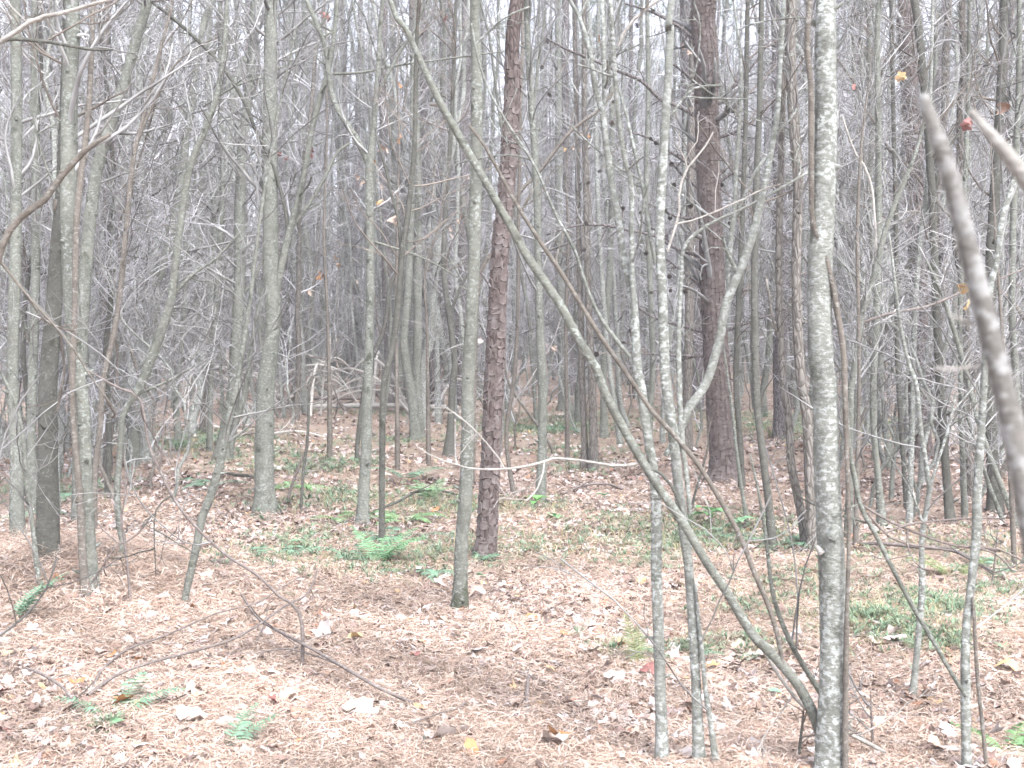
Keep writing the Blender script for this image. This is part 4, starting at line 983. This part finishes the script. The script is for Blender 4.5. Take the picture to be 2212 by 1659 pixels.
ground_stick('fallen_branch', 'stick lying on leaves below the furrowed pair', 'stick', [(1215, 1075, 5), (1260, 1062, 5), (1310, 1058, 5), (1345, 1064, 4)], bow=.03)
ground_stick('fallen_branch', 'thin stick at the lower left edge of the frame', 'stick', [(42, 1455, 7), (90, 1495, 6), (140, 1530, 6), (165, 1550, 4)], forks=[[(92, 1495, 4), (125, 1487, 4), (150, 1490, 3)]])
ground_stick('fallen_branch', 'thin grey stick at the bottom edge right of centre', 'stick', [(1440, 1650, 8), (1480, 1640, 8), (1520, 1628, 7)], twigs=0, bow=0)
ground_stick('fallen_branch', 'dark stick leaning at the foot of the stout forked maple', 'maple_dark', [(610, 1118, 5), (580, 1082, 6), (545, 1062, 7), (510, 1050, 7), (470, 1025, 5)], bow=.12)
ground_stick('fallen_branch', 'grey stick at the right edge beside the orange-yellow leaf', 'stick', [(2120, 1408, 8), (2170, 1400, 8), (2230, 1404, 8)], twigs=0, bow=0)
ground_stick('fallen_branch', 'tiny dark twig standing near the bottom centre', 'maple_dark', [(918, 1650, 7), (916, 1630, 6), (919, 1605, 5)], twigs=0, bow=.02)
ground_stick('fallen_branch', 'thin twig crossing needles right of the red leaf', 'stick', [(1060, 1435, 4), (1110, 1470, 4), (1180, 1500, 3), (1240, 1520, 3)], bow=.02)
ground_stick('fallen_branch', 'long thin stick behind the dark twig bottom centre', 'stick', [(820, 1600, 5), (880, 1590, 5), (950, 1598, 4), (1060, 1590, 4)], bow=.02)
# arching dead stem left of the clearing and thin upright dry stems
tree('sapling', 'arching dead stem bowing from the elbowed maple down to the pine straw', 'stick',
     [(650, 1335, 6), (600, 1285, 6), (553, 1240, 6), (490, 1200, 6), (430, 1145, 6), (380, 1085, 6), (345, 1015, 6), (320, 955, 6), (302, 862, 6), (250, 835, 5), (190, 800, 4)], cat='sapling', t=5.6, lean=0.05, twigs=5, knots=2, tw_lo=.2,
     branches=[([(345, 1015, 4), (352, 950, 4), (356, 900, 3)], {}), ([(372, 1070, 4), (340, 1095, 4), (333, 1140, 3), (337, 1245, 2)], {'mat': 'maple_dark'}), ([(330, 1110, 4), (290, 1160, 4), (225, 1190, 3)], {})])
for lab, kd, p in (
    ('thin dark dry stem rising from ferns beside the stout forked maple', 'maple_dark', [(650, 1110, 5), (655, 1020, 6), (664, 950, 6), (667, 870, 5), (668, 820, 4)]),
    ('leaning dry stem at the foot of the stout forked maple', 'stick', [(618, 1095, 8), (630, 1050, 7), (648, 1000, 6), (668, 960, 4)]),
    ('thin dry stem standing right of the twin stems on the left', 'stick', [(283, 1315, 7), (278, 1250, 6), (270, 1180, 6), (262, 1120, 5), (272, 1060, 4), (268, 980, 3)]),
    ('dark thin stem right of the front spotted maples', 'maple_dark', [(1492, 1108, 6), (1503, 1060, 5), (1518, 1010, 5), (1530, 960, 4), (1528, 930, 3)]),
    ('thin grey stem standing right of the big cone-hung pine', 'maple', [(1615, 1140, 9), (1603, 1060, 8), (1594, 1000, 8), (1586, 930, 7), (1580, 870, 6), (1570, 800, 5), (1560, 720, 4)]),
    ('brown upright shoot in the grass right of the pale slim maple', 'brown', [(2142, 1275, 4), (2148, 1220, 4), (2152, 1180, 3), (2155, 1130, 2)]),
    ('dark thin shoot standing at the blotchy maple foot', 'maple_dark', [(1725, 1660, 7), (1728, 1610, 7), (1734, 1560, 6), (1736, 1530, 4)]),
    ('short thin dead shoot right of the blotchy maple foot', 'stick', [(1885, 1640, 6), (1885, 1590, 6), (1882, 1540, 5), (1880, 1500, 4)]),
    ('twisted grey stem between the poles and the slender sapling', 'maple', [(1925, 1085, 9), (1930, 1000, 9), (1945, 920, 8), (1955, 860, 7), (1962, 780, 5)]),
    ('thin stem leaning across green cover left of the front maples', 'brown', [(1198, 980, 7), (1170, 930, 7), (1140, 890, 6), (1100, 830, 6), (1085, 760, 5)]),
):
    tree('sapling', lab, kd, p, cat='sapling', group='thin dry stems on the floor', twigs=4, knots=3, tw_len=(.1, .45), tw_lo=.3)

# brush pile: fallen logs and bleached branches beside the clearing
ground_stick('fallen_log', 'longer pale fallen log along the brush pile', 'driftwood', [(540, 893, 10), (680, 890, 11), (800, 889, 11), (900, 890, 10), (990, 893, 9)], lift=.12, twigs=6, bow=.0, cat='log')
ground_stick('fallen_log', 'shorter grey log lying behind the pale fallen log', 'stick', [(560, 881, 9), (680, 880, 10), (790, 879, 9)], lift=.2, twigs=4, bow=.0, cat='log')
for k in range(46):
    x0 = rng.uniform(540, 960) if k < 38 else rng.uniform(360, 560); y0 = rng.uniform(872, 902) if k < 38 else rng.uniform(905, 960)
    t = ground_t(x0, y0); p = proj(x0, y0, t)
    a = rng.uniform(0, 6.28); L = rng.uniform(.8, 3.0); hgt = rng.uniform(.25, 1.25) if k < 38 else rng.uniform(.02, .15)
    d = np.array([math.cos(a), math.sin(a)*.6, 0])
    A = np.array([[0, 0, .0, .014], [*(d*L*.3)[:2], hgt*.75, .012], [*(d*L*.65)[:2], hgt, .009], [*(d*L)[:2], hgt*rng.uniform(.2, 1.0), .004]])
    S = resample(A, .12); mb = MB(); tube(mb, S[:, :3], S[:, 3]*rng.uniform(1.4, 2.6), 5, .05); add_twigs(mb, S[:, :3], S[:, 3], 4, (.2, .7), 2, .3, 1, .03, .6)
    tag(put('dead_branch', mb.mesh('dead_branch', M['driftwood' if k % 4 else 'stick']), None, p), 'bleached bare branch tangled in the brush pile' if k < 38 else 'pale bare branch on leaves left of the brush pile', 'branch', 'branches of the brush pile' if k < 38 else 'branches strewn beside the brush pile')

# ------------------------------------------------------------------ leaf litter, needles and green cover
def drift(x, y):
    return .5+.28*np.sin(x*1.7+np.sin(y*1.1)*1.6)+.22*np.sin(y*2.6+np.sin(x*2.2+1)*1.3)+.16*np.sin(x*5.1+y*3.7)
def damp(x, y):
    return np.clip(.97+.10*np.sin(x*2.9+1.3*np.sin(y*1.9+2))+.08*np.sin(y*4.3+x*1.2)+.07*np.sin(x*9+y*7), .7, 1.15)
def view_points(n, t0, t1, pw):
    """points over the ground in view, density falling with distance"""
    u = rng.random(n); e = 1-pw
    t = (t0**e+(t1**e-t0**e)*u)**(1/e) if abs(e) > 1e-6 else t0*(t1/t0)**u
    x = rng.uniform(-.48, .48, n)*t + rng.uniform(-.3, .3, n)
    return x, t

LC = np.array([[.50, .43, .40], [.58, .525, .51], [.38, .29, .25], [.25, .175, .15], [.14, .10, .088], [.48, .445, .44], [.32, .18, .12], [.46, .33, .19], [.32, .265, .255]])
LP = np.array([.17, .13, .17, .17, .12, .10, .04, .015, .085])
lit = MB()
def litter(n, t0, t1, pw, size, cols=LC, probs=LP, top=.022, at=None):
    x, y = view_points(n, t0, t1, pw) if at is None else at
    k_ = rng.random(n) < np.clip(drift(x, y)*1.25, .2, 1); x, y = x[k_], y[k_]; n = len(x)
    pick = rng.integers(0, 14, n); z = H(x, y)
    for k in range(14):
        V, q, t_ = simple_leaf(k)
        s = np.where(pick == k)[0]
        if not len(s): continue
        m = len(s); yaw = rng.uniform(0, 6.28, m); sc = rng.uniform(*size, m)
        tx, ty = rng.normal(0, .22, m), rng.normal(0, .22, m)
        c_, s_ = np.cos(yaw), np.sin(yaw)
        W = V[None]*sc[:, None, None]
        zz = W[..., 2] + W[..., 0]*tx[:, None] + W[..., 1]*ty[:, None]
        zz = zz - zz.min(1, keepdims=True)*.7
        flip = np.where(rng.random(m) < .25, -1, 1)
        P = np.stack([W[..., 0]*c_[:, None]-W[..., 1]*s_[:, None]+x[s][:, None], W[..., 0]*s_[:, None]+W[..., 1]*c_[:, None]+y[s][:, None], zz+(z[s]+rng.uniform(.004, top, m))[:, None]], -1)
        nv = len(V); off = np.arange(m)[:, None, None]*nv
        ci = rng.choice(len(cols), m, p=probs/probs.sum()); cc = cols[ci]*rng.uniform(.8, 1.15, (m, 1))*damp(x[s], y[s])[:, None]
        lit.add(P, None, (t_[None]+off).reshape(-1, 3), np.repeat(cc, nv, 0))
_SL = {}
def simple_leaf(k):
    """the same leaf with fewer faces, for the carpet"""
    if k not in _SL:
        r = np.random.default_rng(300+k)
        n = 10; th = np.linspace(-2.9, 2.9, n)
        rad = np.where(np.arange(n) % 2 == 0, .62, 1.05)*(1+.12*r.normal(size=n))
        if k % 3 == 2: rad = .55+.45*np.cos(th*.5)**2
        x = np.cos(th)*rad+.1; y = np.sin(th)*rad*(.9 if k % 3 else .6)
        kk = r.uniform(-.2, .85); ax = r.uniform(-1.2, 1.2); a = x*math.sin(ax)+y*math.cos(ax)
        z = kk*a*a*.75+.12*r.normal(size=n)+.15*r.normal()*x
        V = np.stack([np.r_[x, .05], np.r_[y, 0], np.r_[z, 0]], 1)*.042
        V[:, 2] -= V[:, 2].min()
        j = np.arange(n-1); _SL[k] = (V, None, np.stack([j, j+1, np.full(n-1, n)], 1))
    return _SL[k]
litter(19000, 4.0, 8.0, 1.0, (.35, .9), top=.04)
litter(38000, 6.5, 14, 1.0, (.35, .85))
litter(22000, 13, 32, 1.0, (.7, 1.3))
for ro_, b0_, P_, R_ in ALLT:
    if 3.9 < b0_[1] < 13 and R_.max() > .012:
        n_ = 26; a_ = rng.uniform(0, 6.28, n_); rr_ = R_[1]+rng.uniform(.0, .13, n_)**1.0
        FOOT = (b0_[0]+np.cos(a_)*rr_, b0_[1]+np.sin(a_)*rr_)
        litter(n_, 0, 0, 0, (.4, .9), top=.05, at=FOOT)
tag(put('leaf_litter', lit.mesh('leaf_litter', M['litter'], False)), 'carpet of dry curled leaves over the floor', None, None, 'stuff')

nd = MB()
def needles(n, t0, t1, pw, wd, at=None, heap=.0):
    x, y = view_points(n, t0, t1, pw) if at is None else at
    k = rng.random(n) < np.clip(1.35-drift(x, y)*.8, .3, 1); x, y = x[k], y[k]; n = len(x)
    a = rng.uniform(0, 6.28, n); L = rng.uniform(.05, .105, n); bend = rng.normal(0, .25, n)
    z = H(x, y)
    zc = rng.uniform(.006, .05, n)+heap*rng.random(n)**2; zt = rng.normal(0, .012, n)
    w_ = wd*rng.uniform(.6, 1.2, n)*(y/5)**.5
    pts = []
    ro = rng.uniform(-.6, .6, n)
    for sg in (-1, 0, 1):
        aa = a+bend*sg
        px = x+np.cos(aa)*L*sg; py = y+np.sin(aa)*L*sg
        pz = np.maximum(z+zc+zt*sg-.010*abs(sg)+(.012 if sg == 0 else 0), H(px, py)+.003)
        for sd in ((-1, 1) if sg == 0 else (0,)):
            pts.append(np.stack([px-np.sin(aa)*w_*sd, py+np.cos(aa)*w_*sd, pz+ro*w_*sd], -1))
    V = np.stack(pts, 1)
    q = np.array([[0, 1, 2], [1, 3, 2]])[None]+np.arange(n)[:, None, None]*4
    base = np.array([[.45, .335, .265], [.54, .43, .36], [.35, .245, .19], [.20, .14, .11], [.61, .525, .47]])[rng.choice(5, n, p=[.28, .25, .2, .14, .13])]*rng.uniform(.85, 1.12, (n, 1))*damp(x, y)[:, None]*np.array([[1.0, 1.0, .985]])
    nd.add(V.reshape(-1, 3), None, q.reshape(-1, 3), np.repeat(base, 4, 0))
needles(320000, 3.9, 8.6, 1.0, .0013)
needles(55000, 7.5, 16, 1.0, .0017)
needles(9000, 0, 0, 0, .0014, (rng.normal(-2.85, .32, 9000), rng.normal(7.75, .4, 9000)), .13)
needles(5000, 0, 0, 0, .0014, (rng.normal(-2.4, .2, 5000), rng.normal(7.15, .22, 5000)), .09)
tag(put('pine_straw', nd.mesh('pine_straw', M['needle'], False)), 'reddish pine needles strewn over the forest floor', None, None, 'stuff')

# green clubmoss and grass patches (frame x, y, spread in metres, sprigs)
GP = [(1920, 1365, .38, 420), (2040, 1330, .3, 260), (1870, 1345, .22, 160), (2010, 1400, .18, 120), (1960, 1310, .3, 160), (700, 1080, .8, 160), (640, 1010, .9, 200), (385, 965, .9, 260), (470, 950, 1.2, 240), (880, 1085, .7, 200), (940, 1110, .5, 130),
      (1040, 1100, .5, 120), (600, 1210, .5, 150), (660, 1165, .5, 120), (760, 1230, .5, 140), (860, 1225, .5, 180), (930, 1210, .35, 90), (1200, 930, 1.8, 360), (1280, 905, 2.0, 360), (1120, 930, 1.2, 200), (1480, 1160, .7, 180), (1560, 1140, .6, 200), (1440, 1180, .5, 120), (1340, 1130, .5, 90), (1250, 1180, .5, 90),
      (1650, 915, 1.8, 420), (1720, 935, 1.4, 260), (1840, 925, 1.5, 300), (1890, 915, 1.5, 240), (950, 860, 2.5, 240), (880, 890, 1.6, 160), (1640, 1170, .7, 150), (1710, 1290, .35, 120), (1640, 1330, .3, 80), (1780, 1260, .3, 90), (1390, 1225, .4, 90), (1130, 1200, .5, 100), (100, 1060, .8, 120), (20, 900, 2, 160), (260, 930, 1.4, 120), (560, 980, 1.0, 120),
      (1600, 1410, .22, 80), (1480, 1420, .2, 70), (1340, 1420, .15, 40), (2150, 1290, .3, 90), (2060, 1180, .6, 120), (220, 1590, .06, 12), (1230, 1020, .6, 60), (1010, 1180, .4, 80), (720, 1010, .8, 120), (1180, 1100, .3, 60), (1250, 980, .9, 120), (820, 960, 1, 110), (1900, 1220, .5, 90), (2180, 1230, .5, 90)]
gm = MB(); gr = MB()
for (x, y, sp_, n) in GP:
    c = proj(x, y, ground_t(x, y))
    px = c[0]+rng.normal(size=n)*sp_*.5; py = c[1]+rng.normal(size=n)*sp_*.62; pz = H(px, py)
    K = 11; n = int(n*(.85 if c[1] > 6.6 else .75))
    px, py, pz = px[:n], py[:n], pz[:n]
    sz = rng.uniform(.03, .07, n)*(.85 if c[1] < 12 else 1.4)
    az = rng.uniform(0, 6.28, (n, K)); el = rng.uniform(-.1, .9, (n, K))
    d = np.stack([np.cos(az)*np.cos(el), np.sin(az)*np.cos(el), np.sin(el)], -1)
    b0 = np.stack([px, py, pz+rng.uniform(.01, .07, n)], -1)[:, None]*np.ones((1, K, 1))
    s = nrm(np.cross(d, np.array([0, 0, 1.0])))*(sz*.075)[:, None, None]
    tip = b0+d*sz[:, None, None]; mid = b0+d*sz[:, None, None]*.6
    V = np.stack([b0, mid-s, tip, mid+s], 2)
    col = np.array([.18, .25, .165])*rng.uniform(.6, 1.5, (n, 1))
    gm.add(V.reshape(-1, 3), np.arange(n*K*4).reshape(-1, 4), None, np.repeat(col, K*4, 0))
    # thin grass among it
    n2 = n*2
    px = c[0]+rng.normal(size=n2)*sp_*.7; py = c[1]+rng.normal(size=n2)*sp_*.8; pz = H(px, py)
    a = rng.uniform(0, 6.28, n2); L = rng.uniform(.06, .16, n2); o = np.stack([np.cos(a), np.sin(a), 0*a], -1)
    b0 = np.stack([px, py, pz], -1); up = np.array([0, 0, 1.0])
    ww = np.stack([-np.sin(a), np.cos(a), 0*a], -1)*.0016*(c[1]/6)**.5
    m1 = b0+o*(L*.3)[:, None]+up*(L*.5)[:, None]; m2 = b0+o*(L*.9)[:, None]+up*(L*.55)[:, None]
    V = np.stack([b0-ww, b0+ww, m1+ww, m1-ww, m2], 1)
    q = np.array([[0, 1, 2, 3]])[None]+np.arange(n2)[:, None, None]*5; t_ = np.array([[3, 2, 4]])[None]+np.arange(n2)[:, None, None]*5
    col = np.where(rng.random((n2, 1)) < .6, np.array([[.24, .28, .13]]), np.array([[.50, .42, .26]]))*rng.uniform(.8, 1.2, (n2, 1))
    gr.add(V.reshape(-1, 3), q.reshape(-1, 4), t_.reshape(-1, 3), np.repeat(col, 5, 0))
tag(put('ground_cover', gm.mesh('ground_cover', M['green'], False)), 'low green clubmoss spreading in patches', None, None, 'stuff')
tag(put('grass', gr.mesh('grass', M['green'], False)), 'thin pale grass blades among the leaves', None, None, 'stuff')

# ------------------------------------------------------------------ ferns and seedlings
def fern(label, x, y, L, n, col=(.16, .27, .14), yaws=None, arch=.55, elev=0.0, group='evergreen ferns on the forest floor'):
    c = proj(x, y, ground_t(x, y)); c[2] = H(c[0], c[1])
    ro = thing('fern', label, 'fern', c, group)
    for k in range(n):
        o = put('frond', frond_mesh('frond', L*random.uniform(1.0, 1.5), random.randrange(9999), col=col, arch=arch*random.uniform(.7, 1.2)), ro, (0, 0, .005))
        o.rotation_euler = (0, -elev*random.uniform(.7, 1.2), (yaws[k] if yaws else k/n*6.28+random.uniform(-.5, .5)))
BL = (.18, .29, .20)
fern('blue-green fern at the left edge below the dark-based trunk', 30, 1350, .30, 3, BL, (1.2, .2, -.3), .5, .6)
fern('small fern with one long frond among orange leaves, front left', 255, 1560, .26, 3, BL, (.5, 1.6, 3.0), .4, .25)
fern('single fern frond at the bottom edge left of the curled tan leaf', 490, 1635, .2, 2, BL, (.7, 1.3), .35, .5)
fern('upright fern at the foot of the slender dark stem', 820, 1225, .34, 6, (.17, .31, .17), (1.5, .3, -.2, .7, 2.4, -.9), .5, .55)
fern('spreading fern in front of the upright fern, broad fronds', 895, 1245, .30, 5, BL, None, .5)
fern('fern beside the arching stem below the stout forked maple', 600, 1215, .34, 6, BL, None, .5)
fern('small fern left of the reddish pine foot', 985, 1165, .22, 4, BL, None, .5)
fern('fern tucked at the right of the reddish pine foot', 1025, 1225, .2, 4, BL, (0, .6, -.6, 1.4), .5, .4)
fern('olive upright frond left of the front spotted maple stems', 1385, 1450, .21, 2, (.19, .22, .115), (2.1, 1.5), .25, 1.1)
fern('fern tuft at the foot between the front spotted stems', 1468, 1440, .22, 3, BL, (.4, -.4, 3.2), .5, .3)
fern('yellow-green fern behind the long stick at right', 2065, 1255, .26, 4, (.2, .25, .12), (2.6, 2.2, .5, 3.0), .4, .4)
fern('fern peeking in at the lower right corner', 2190, 1650, .22, 3, (.17, .30, .14), (1.0, .3, 2.6), .45, .4)
fern('fern on the leaves right of the crooked elbowed maple', 450, 1055, .34, 4, BL)
fern('pale fern in the middle of the leaf carpet behind the y-forked maple', 880, 1040, .4, 5, BL, None, .5, .2)
fern('fern in front of the brush pile near the stout forked maple', 625, 1060, .36, 5, (.19, .33, .15))
fern('fern beneath the dark bent stick', 870, 1130, .34, 6, (.2, .35, .17))
fern('low fern right of the dark slender stem', 850, 1170, .3, 5, BL)
fern('broad fern between the stout forked maple and the arching stem', 648, 1190, .26, 4, (.2, .3, .19), None, .5, .3)
fern('large fern left of the upright fern', 765, 1220, .24, 4, BL, None, .5, .45)
fern('fern with long fronds under the bleached horizontal branch', 925, 1085, .34, 5, (.2, .32, .18), None, .5, .35)
fern('little fern left of the y-forked maple', 735, 1125, .28, 5, (.2, .33, .16))
fern('fern in green cover behind the straight trunk with seedlings', 1210, 935, .45, 5, BL)
fern('fern right of the front spotted stems amid clubmoss', 1560, 1165, .3, 5, BL)
fern('fern near the foot of the furrowed twins', 1690, 1185, .34, 5, BL)
fern('small fern at the left cluster behind the mossy maple', 140, 1080, .4, 5, BL)
fern('small fern left of the outermost maple', 15, 1130, .4, 4, BL)
fern('fern right of the pale slim maple', 2125, 1240, .25, 4, BL)

def broad_leaf(L, col, seed):
    r = np.random.default_rng(seed); mb = MB()
    n = 9; s = np.linspace(0, 1, n); wd = L*.36*np.sin(np.pi*s**.8)*(1+.12*np.where(np.arange(n) % 2, 1, -1))+.001
    mid = np.stack([s*L, 0*s, L*.35*(s-s*s*1.2)], 1)
    V = np.concatenate([mid, mid+np.stack([0*s, wd, wd*.25], 1), mid+np.stack([0*s, -wd, wd*.25], 1)])
    j = np.arange(n-1); q = np.concatenate([np.stack([j, j+1, n+j+1, n+j], 1), np.stack([j+1, j, 2*n+j, 2*n+j+1], 1)])
    mb.add(V, q, None, np.tile(np.array(col)*r.uniform(.85, 1.15), (len(V), 1)))
    return mb.mesh('leaf', M['green'])
def seedling(label, x, y, n, L, col=(.20, .38, .16), hgt=.06):
    c = proj(x, y, ground_t(x, y)); c[2] = H(c[0], c[1])
    ro = thing('seedling', label, 'seedling', c, 'green broad-leaved seedlings')
    mb = MB(); tube(mb, np.array([[0, 0, -.02], [.004, 0, hgt*.5], [0, .003, hgt]]), [.003, .002, .0015], 5); put('stem', mb.mesh('stem', M['brown']), ro)
    for k in range(n):
        o = put('leaf', broad_leaf(L*random.uniform(.8, 1.1), col, k), ro, (0, 0, hgt*random.uniform(.6, 1))); o.rotation_euler = (random.uniform(-.2, .2), random.uniform(-.5, .2), k/n*6.28+random.uniform(-.4, .4))
seedling('leafy green seedling among orange leaves, front left', 225, 1592, 4, .075, (.20, .36, .20), .03)
seedling('bright broad-leaved seedling right of the front spotted stems', 1530, 1140, 5, .16, (.17, .36, .15), .15)
seedling('second broad-leaved seedling right of the brighter one', 1598, 1150, 5, .12, (.22, .38, .22), .1)
seedling('seedling with upright leaf at the straight grey trunk foot', 1160, 1105, 4, .13, (.2, .4, .15), .12)
seedling('low seedling before the straight grey trunk', 1200, 1128, 5, .1, (.2, .36, .18), .06)
seedling('single green leaf beside the central maple foot', 1020, 1255, 2, .11, (.2, .42, .24), .04)
seedling('small seedling on leaves right of the furrowed pair', 1305, 1080, 4, .1, (.2, .38, .2), .05)
seedling('pale green leaf by the curving thin stem, front right', 1692, 1520, 2, .07, (.25, .42, .28), .04)

# ------------------------------------------------------------------ fallen leaves one can tell apart
def put_leaf(label, x, y, mat, sc, k=None, yaw=None, tilt=.25, lift=.02, group=None):
    t = ground_t(x, y); p = proj(x, y, t); p[2] = H(p[0], p[1])+lift
    o = put('fallen_leaf', leaf_mesh(random.randrange(14) if k is None else k, mat), None, p)
    o.rotation_euler = (random.uniform(-tilt, tilt), random.uniform(-tilt, tilt), random.uniform(0, 6.28) if yaw is None else yaw); o.scale = (sc, sc, sc)
    return tag(o, label, 'leaf', group)
NL = [('big curled tan leaf standing up in the front pine straw', 768, 1562, 'leaf_tan', 1.5), ('orange leaf under the small front-left fern', 258, 1545, 'leaf_orange', 1.1), ('second orange leaf right of the front-left fern', 305, 1550, 'leaf_yellow', .9),
      ('orange leaf at the end of the long curved branch', 165, 1502, 'leaf_orange', 1.0), ('orange leaf inside the long curved branch arms', 240, 1440, 'leaf_orange', .8), ('small orange leaf further along in the branch arms', 300, 1446, 'leaf_orange', .6),
      ('yellow-tan leaf above the long curved branch on the left', 170, 1385, 'leaf_yellow', .9), ('small orange leaf right of the slanting sapling foot', 418, 1330, 'leaf_orange', .6), ('tan leaf standing near the slanting sapling', 447, 1262, 'leaf_tan', 1.1),
      ('pale leaf before the twin stems on the left', 340, 1258, 'leaf_pale', 1.2), ('brown leaf at the foot of the twin stems', 122, 1268, 'leaf_orange', 1.1), ('whitish leaf beside the arching stem foot', 485, 1235, 'leaf_pale', 1.3),
      ('tan leaf standing at the central maple foot', 1030, 1303, 'leaf_tan', 1.6), ('pale curled leaf right of centre in the straw', 1028, 1432, 'leaf_pale', 1.4), ('small red leaf on the straw below the central maple', 898, 1438, 'leaf_red', .7),
      ('large pale leaf left of the small red one', 700, 1390, 'leaf_pale', 1.4), ('yellow-brown leaf right of the large pale one', 765, 1400, 'leaf_yellow', 1.0), ('yellow leaf on straw above the curled pair', 762, 1335, 'leaf_yellow', .8),
      ('red-brown leaf among ferns left of the central maple', 942, 1115, 'leaf_orange', 1.3), ('yellow leaf under the ferns by the central maple', 936, 1225, 'leaf_yellow', 1.0), ('pale leaf on end behind the arching stem', 650, 1182, 'leaf_pale', 1.1),
      ('yellow leaf right of the front spotted stems', 1540, 1462, 'leaf_yellow', .9), ('yellow leaf on edge behind the front spotted stems', 1385, 1272, 'leaf_yellow', .9), ('dark red curled leaf at the first front stem', 1402, 1475, 'leaf_red', 1.2),
      ('dark brown leaf on the straw left of the first front stem', 1290, 1385, 'leaf_brown', .9), ('orange-brown leaf left of the olive frond', 1220, 1390, 'leaf_orange', .8), ('pale leaf before the olive frond', 1270, 1430, 'leaf_pale', 1.0),
      ('bright orange-yellow leaf at the right edge', 2172, 1468, 'leaf_yellow', 1.5), ('brown upturned leaf on the green hummock', 1932, 1330, 'leaf_brown', .9), ('pale leaf hanging on the green hummock', 1935, 1390, 'leaf_pale', 1.2),
      ('tan leaf at the lower edge of the green hummock', 1930, 1408, 'leaf_pale', 1.2), ('pinkish curled leaf under the blotchy maple', 1710, 1425, 'leaf_tan', 1.2), ('tan leaf beside the leaning trunk elbow', 1638, 1440, 'leaf_pale', 1.3),
      ('orange leaf at the foot of the slender wavy sapling', 1965, 1530, 'leaf_orange', .9), ('red-brown leaf at the bottom right of centre', 1200, 1618, 'leaf_orange', 1.0), ('pale leaf beside the bottom red-brown leaf', 1195, 1630, 'leaf_pale', 1.3),
      ('dark red leaf at the bottom left corner', 10, 1610, 'leaf_red', .9), ('red leaf below the grey slanting branch', 592, 1545, 'leaf_red', .7), ('pale broad leaf at the bottom centre', 955, 1620, 'leaf_pale', 1.5),
      ('brown leaf near the bottom centre edge', 1010, 1650, 'leaf_orange', 1.1), ('yellowish leaf right of the big curled tan one', 905, 1552, 'leaf_yellow', .8), ('dark brown curled leaf in front of the olive frond', 640, 1570, 'leaf_brown', 1.1),
      ('pale broad leaf on the straw at lower left', 412, 1580, 'leaf_pale', 1.5), ('purplish dark leaf at the left edge', 4, 1520, 'leaf_red', .9), ('pale leaf between the blotchy and slim maples, lower right', 2045, 1610, 'leaf_pale', 1.4),
      ('big pale leaf left of the front spotted stems', 1325, 1490, 'leaf_pale', 1.3), ('orange leaf right of the front third stem', 1600, 1420, 'leaf_tan', 1.1)]
for lab, x, y, mt, sc in NL: put_leaf(lab, x, y, mt, sc*.85, tilt=.6, lift=.045)
KINDSL = [('leaf_pale', 'pale tan leaf on the straw', 'pale leaves on the straw', 120), ('leaf_tan', 'warm tan leaf on the straw', 'tan leaves on the straw', 70),
          ('leaf_brown', 'dark brown leaf on the straw', 'dark brown leaves on the straw', 45), ('leaf_orange', 'small russet leaf on the straw', 'russet leaves on the straw', 10)]
SPOTS = [(100, 'below the left cluster'), (330, 'around the long curved branch'), (600, 'by the grey slanting branch'), (840, 'near the big curled leaf'), (1050, 'below the central maple'), (1260, 'left of the front maples'), (1470, 'around the front maples'), (1680, 'under the leaning trunk'), (1880, 'beside the blotchy maple'), (2090, 'around the pale slim maple')]
LZ = {}
for mt, lab, grp, n in KINDSL:
    for k in range(n):
        y = 1659-rng.random()**1.1*430; x = rng.uniform(-5, 2215)
        o = put_leaf(lab, x, y, mt, rng.uniform(.45, .9)*(.7 if mt == 'leaf_orange' else 1), tilt=.4, lift=rng.uniform(.02, .045), group=grp)
        LZ.setdefault((lab, min(SPOTS, key=lambda q: abs(q[0]-x))[1]), []).append((-y, o))
for (lab, sp_), lst in LZ.items():
    lst.sort(key=lambda q: q[0])
    for k, (_, o) in enumerate(lst):
        o['label'] = f'{lab} {sp_}' if len(lst) == 1 else f'{lab} {sp_}, {ORD[k]} nearest the camera'

# ------------------------------------------------------------------ damp autumn air
hz = MB()
x0, x1, y0, y1, z0, z1 = -330, 330, -20, 440, -1.4, 34
hv = np.array([[x, y, z] for x in (x0, x1) for y in (y0, y1) for z in (z0, z1)])
hz.add(hv, [[0, 1, 3, 2], [4, 6, 7, 5], [0, 4, 5, 1], [2, 3, 7, 6], [0, 2, 6, 4], [1, 5, 7, 3]])
hm = bpy.data.materials.new('haze'); hm.use_nodes = True
hn = hm.node_tree; hn.nodes.remove(hn.nodes['Principled BSDF'])
pv = hn.nodes.new('ShaderNodeVolumePrincipled'); pv.inputs['Color'].default_value = (.93, .925, .965, 1); pv.inputs['Density'].default_value = .0024
hn.links.new(pv.outputs[0], hn.nodes['Material Output'].inputs['Volume'])
ho = tag(put('haze', hz.mesh('haze', hm, False)), 'thin pale autumn haze filling the woods', None, None, 'stuff')
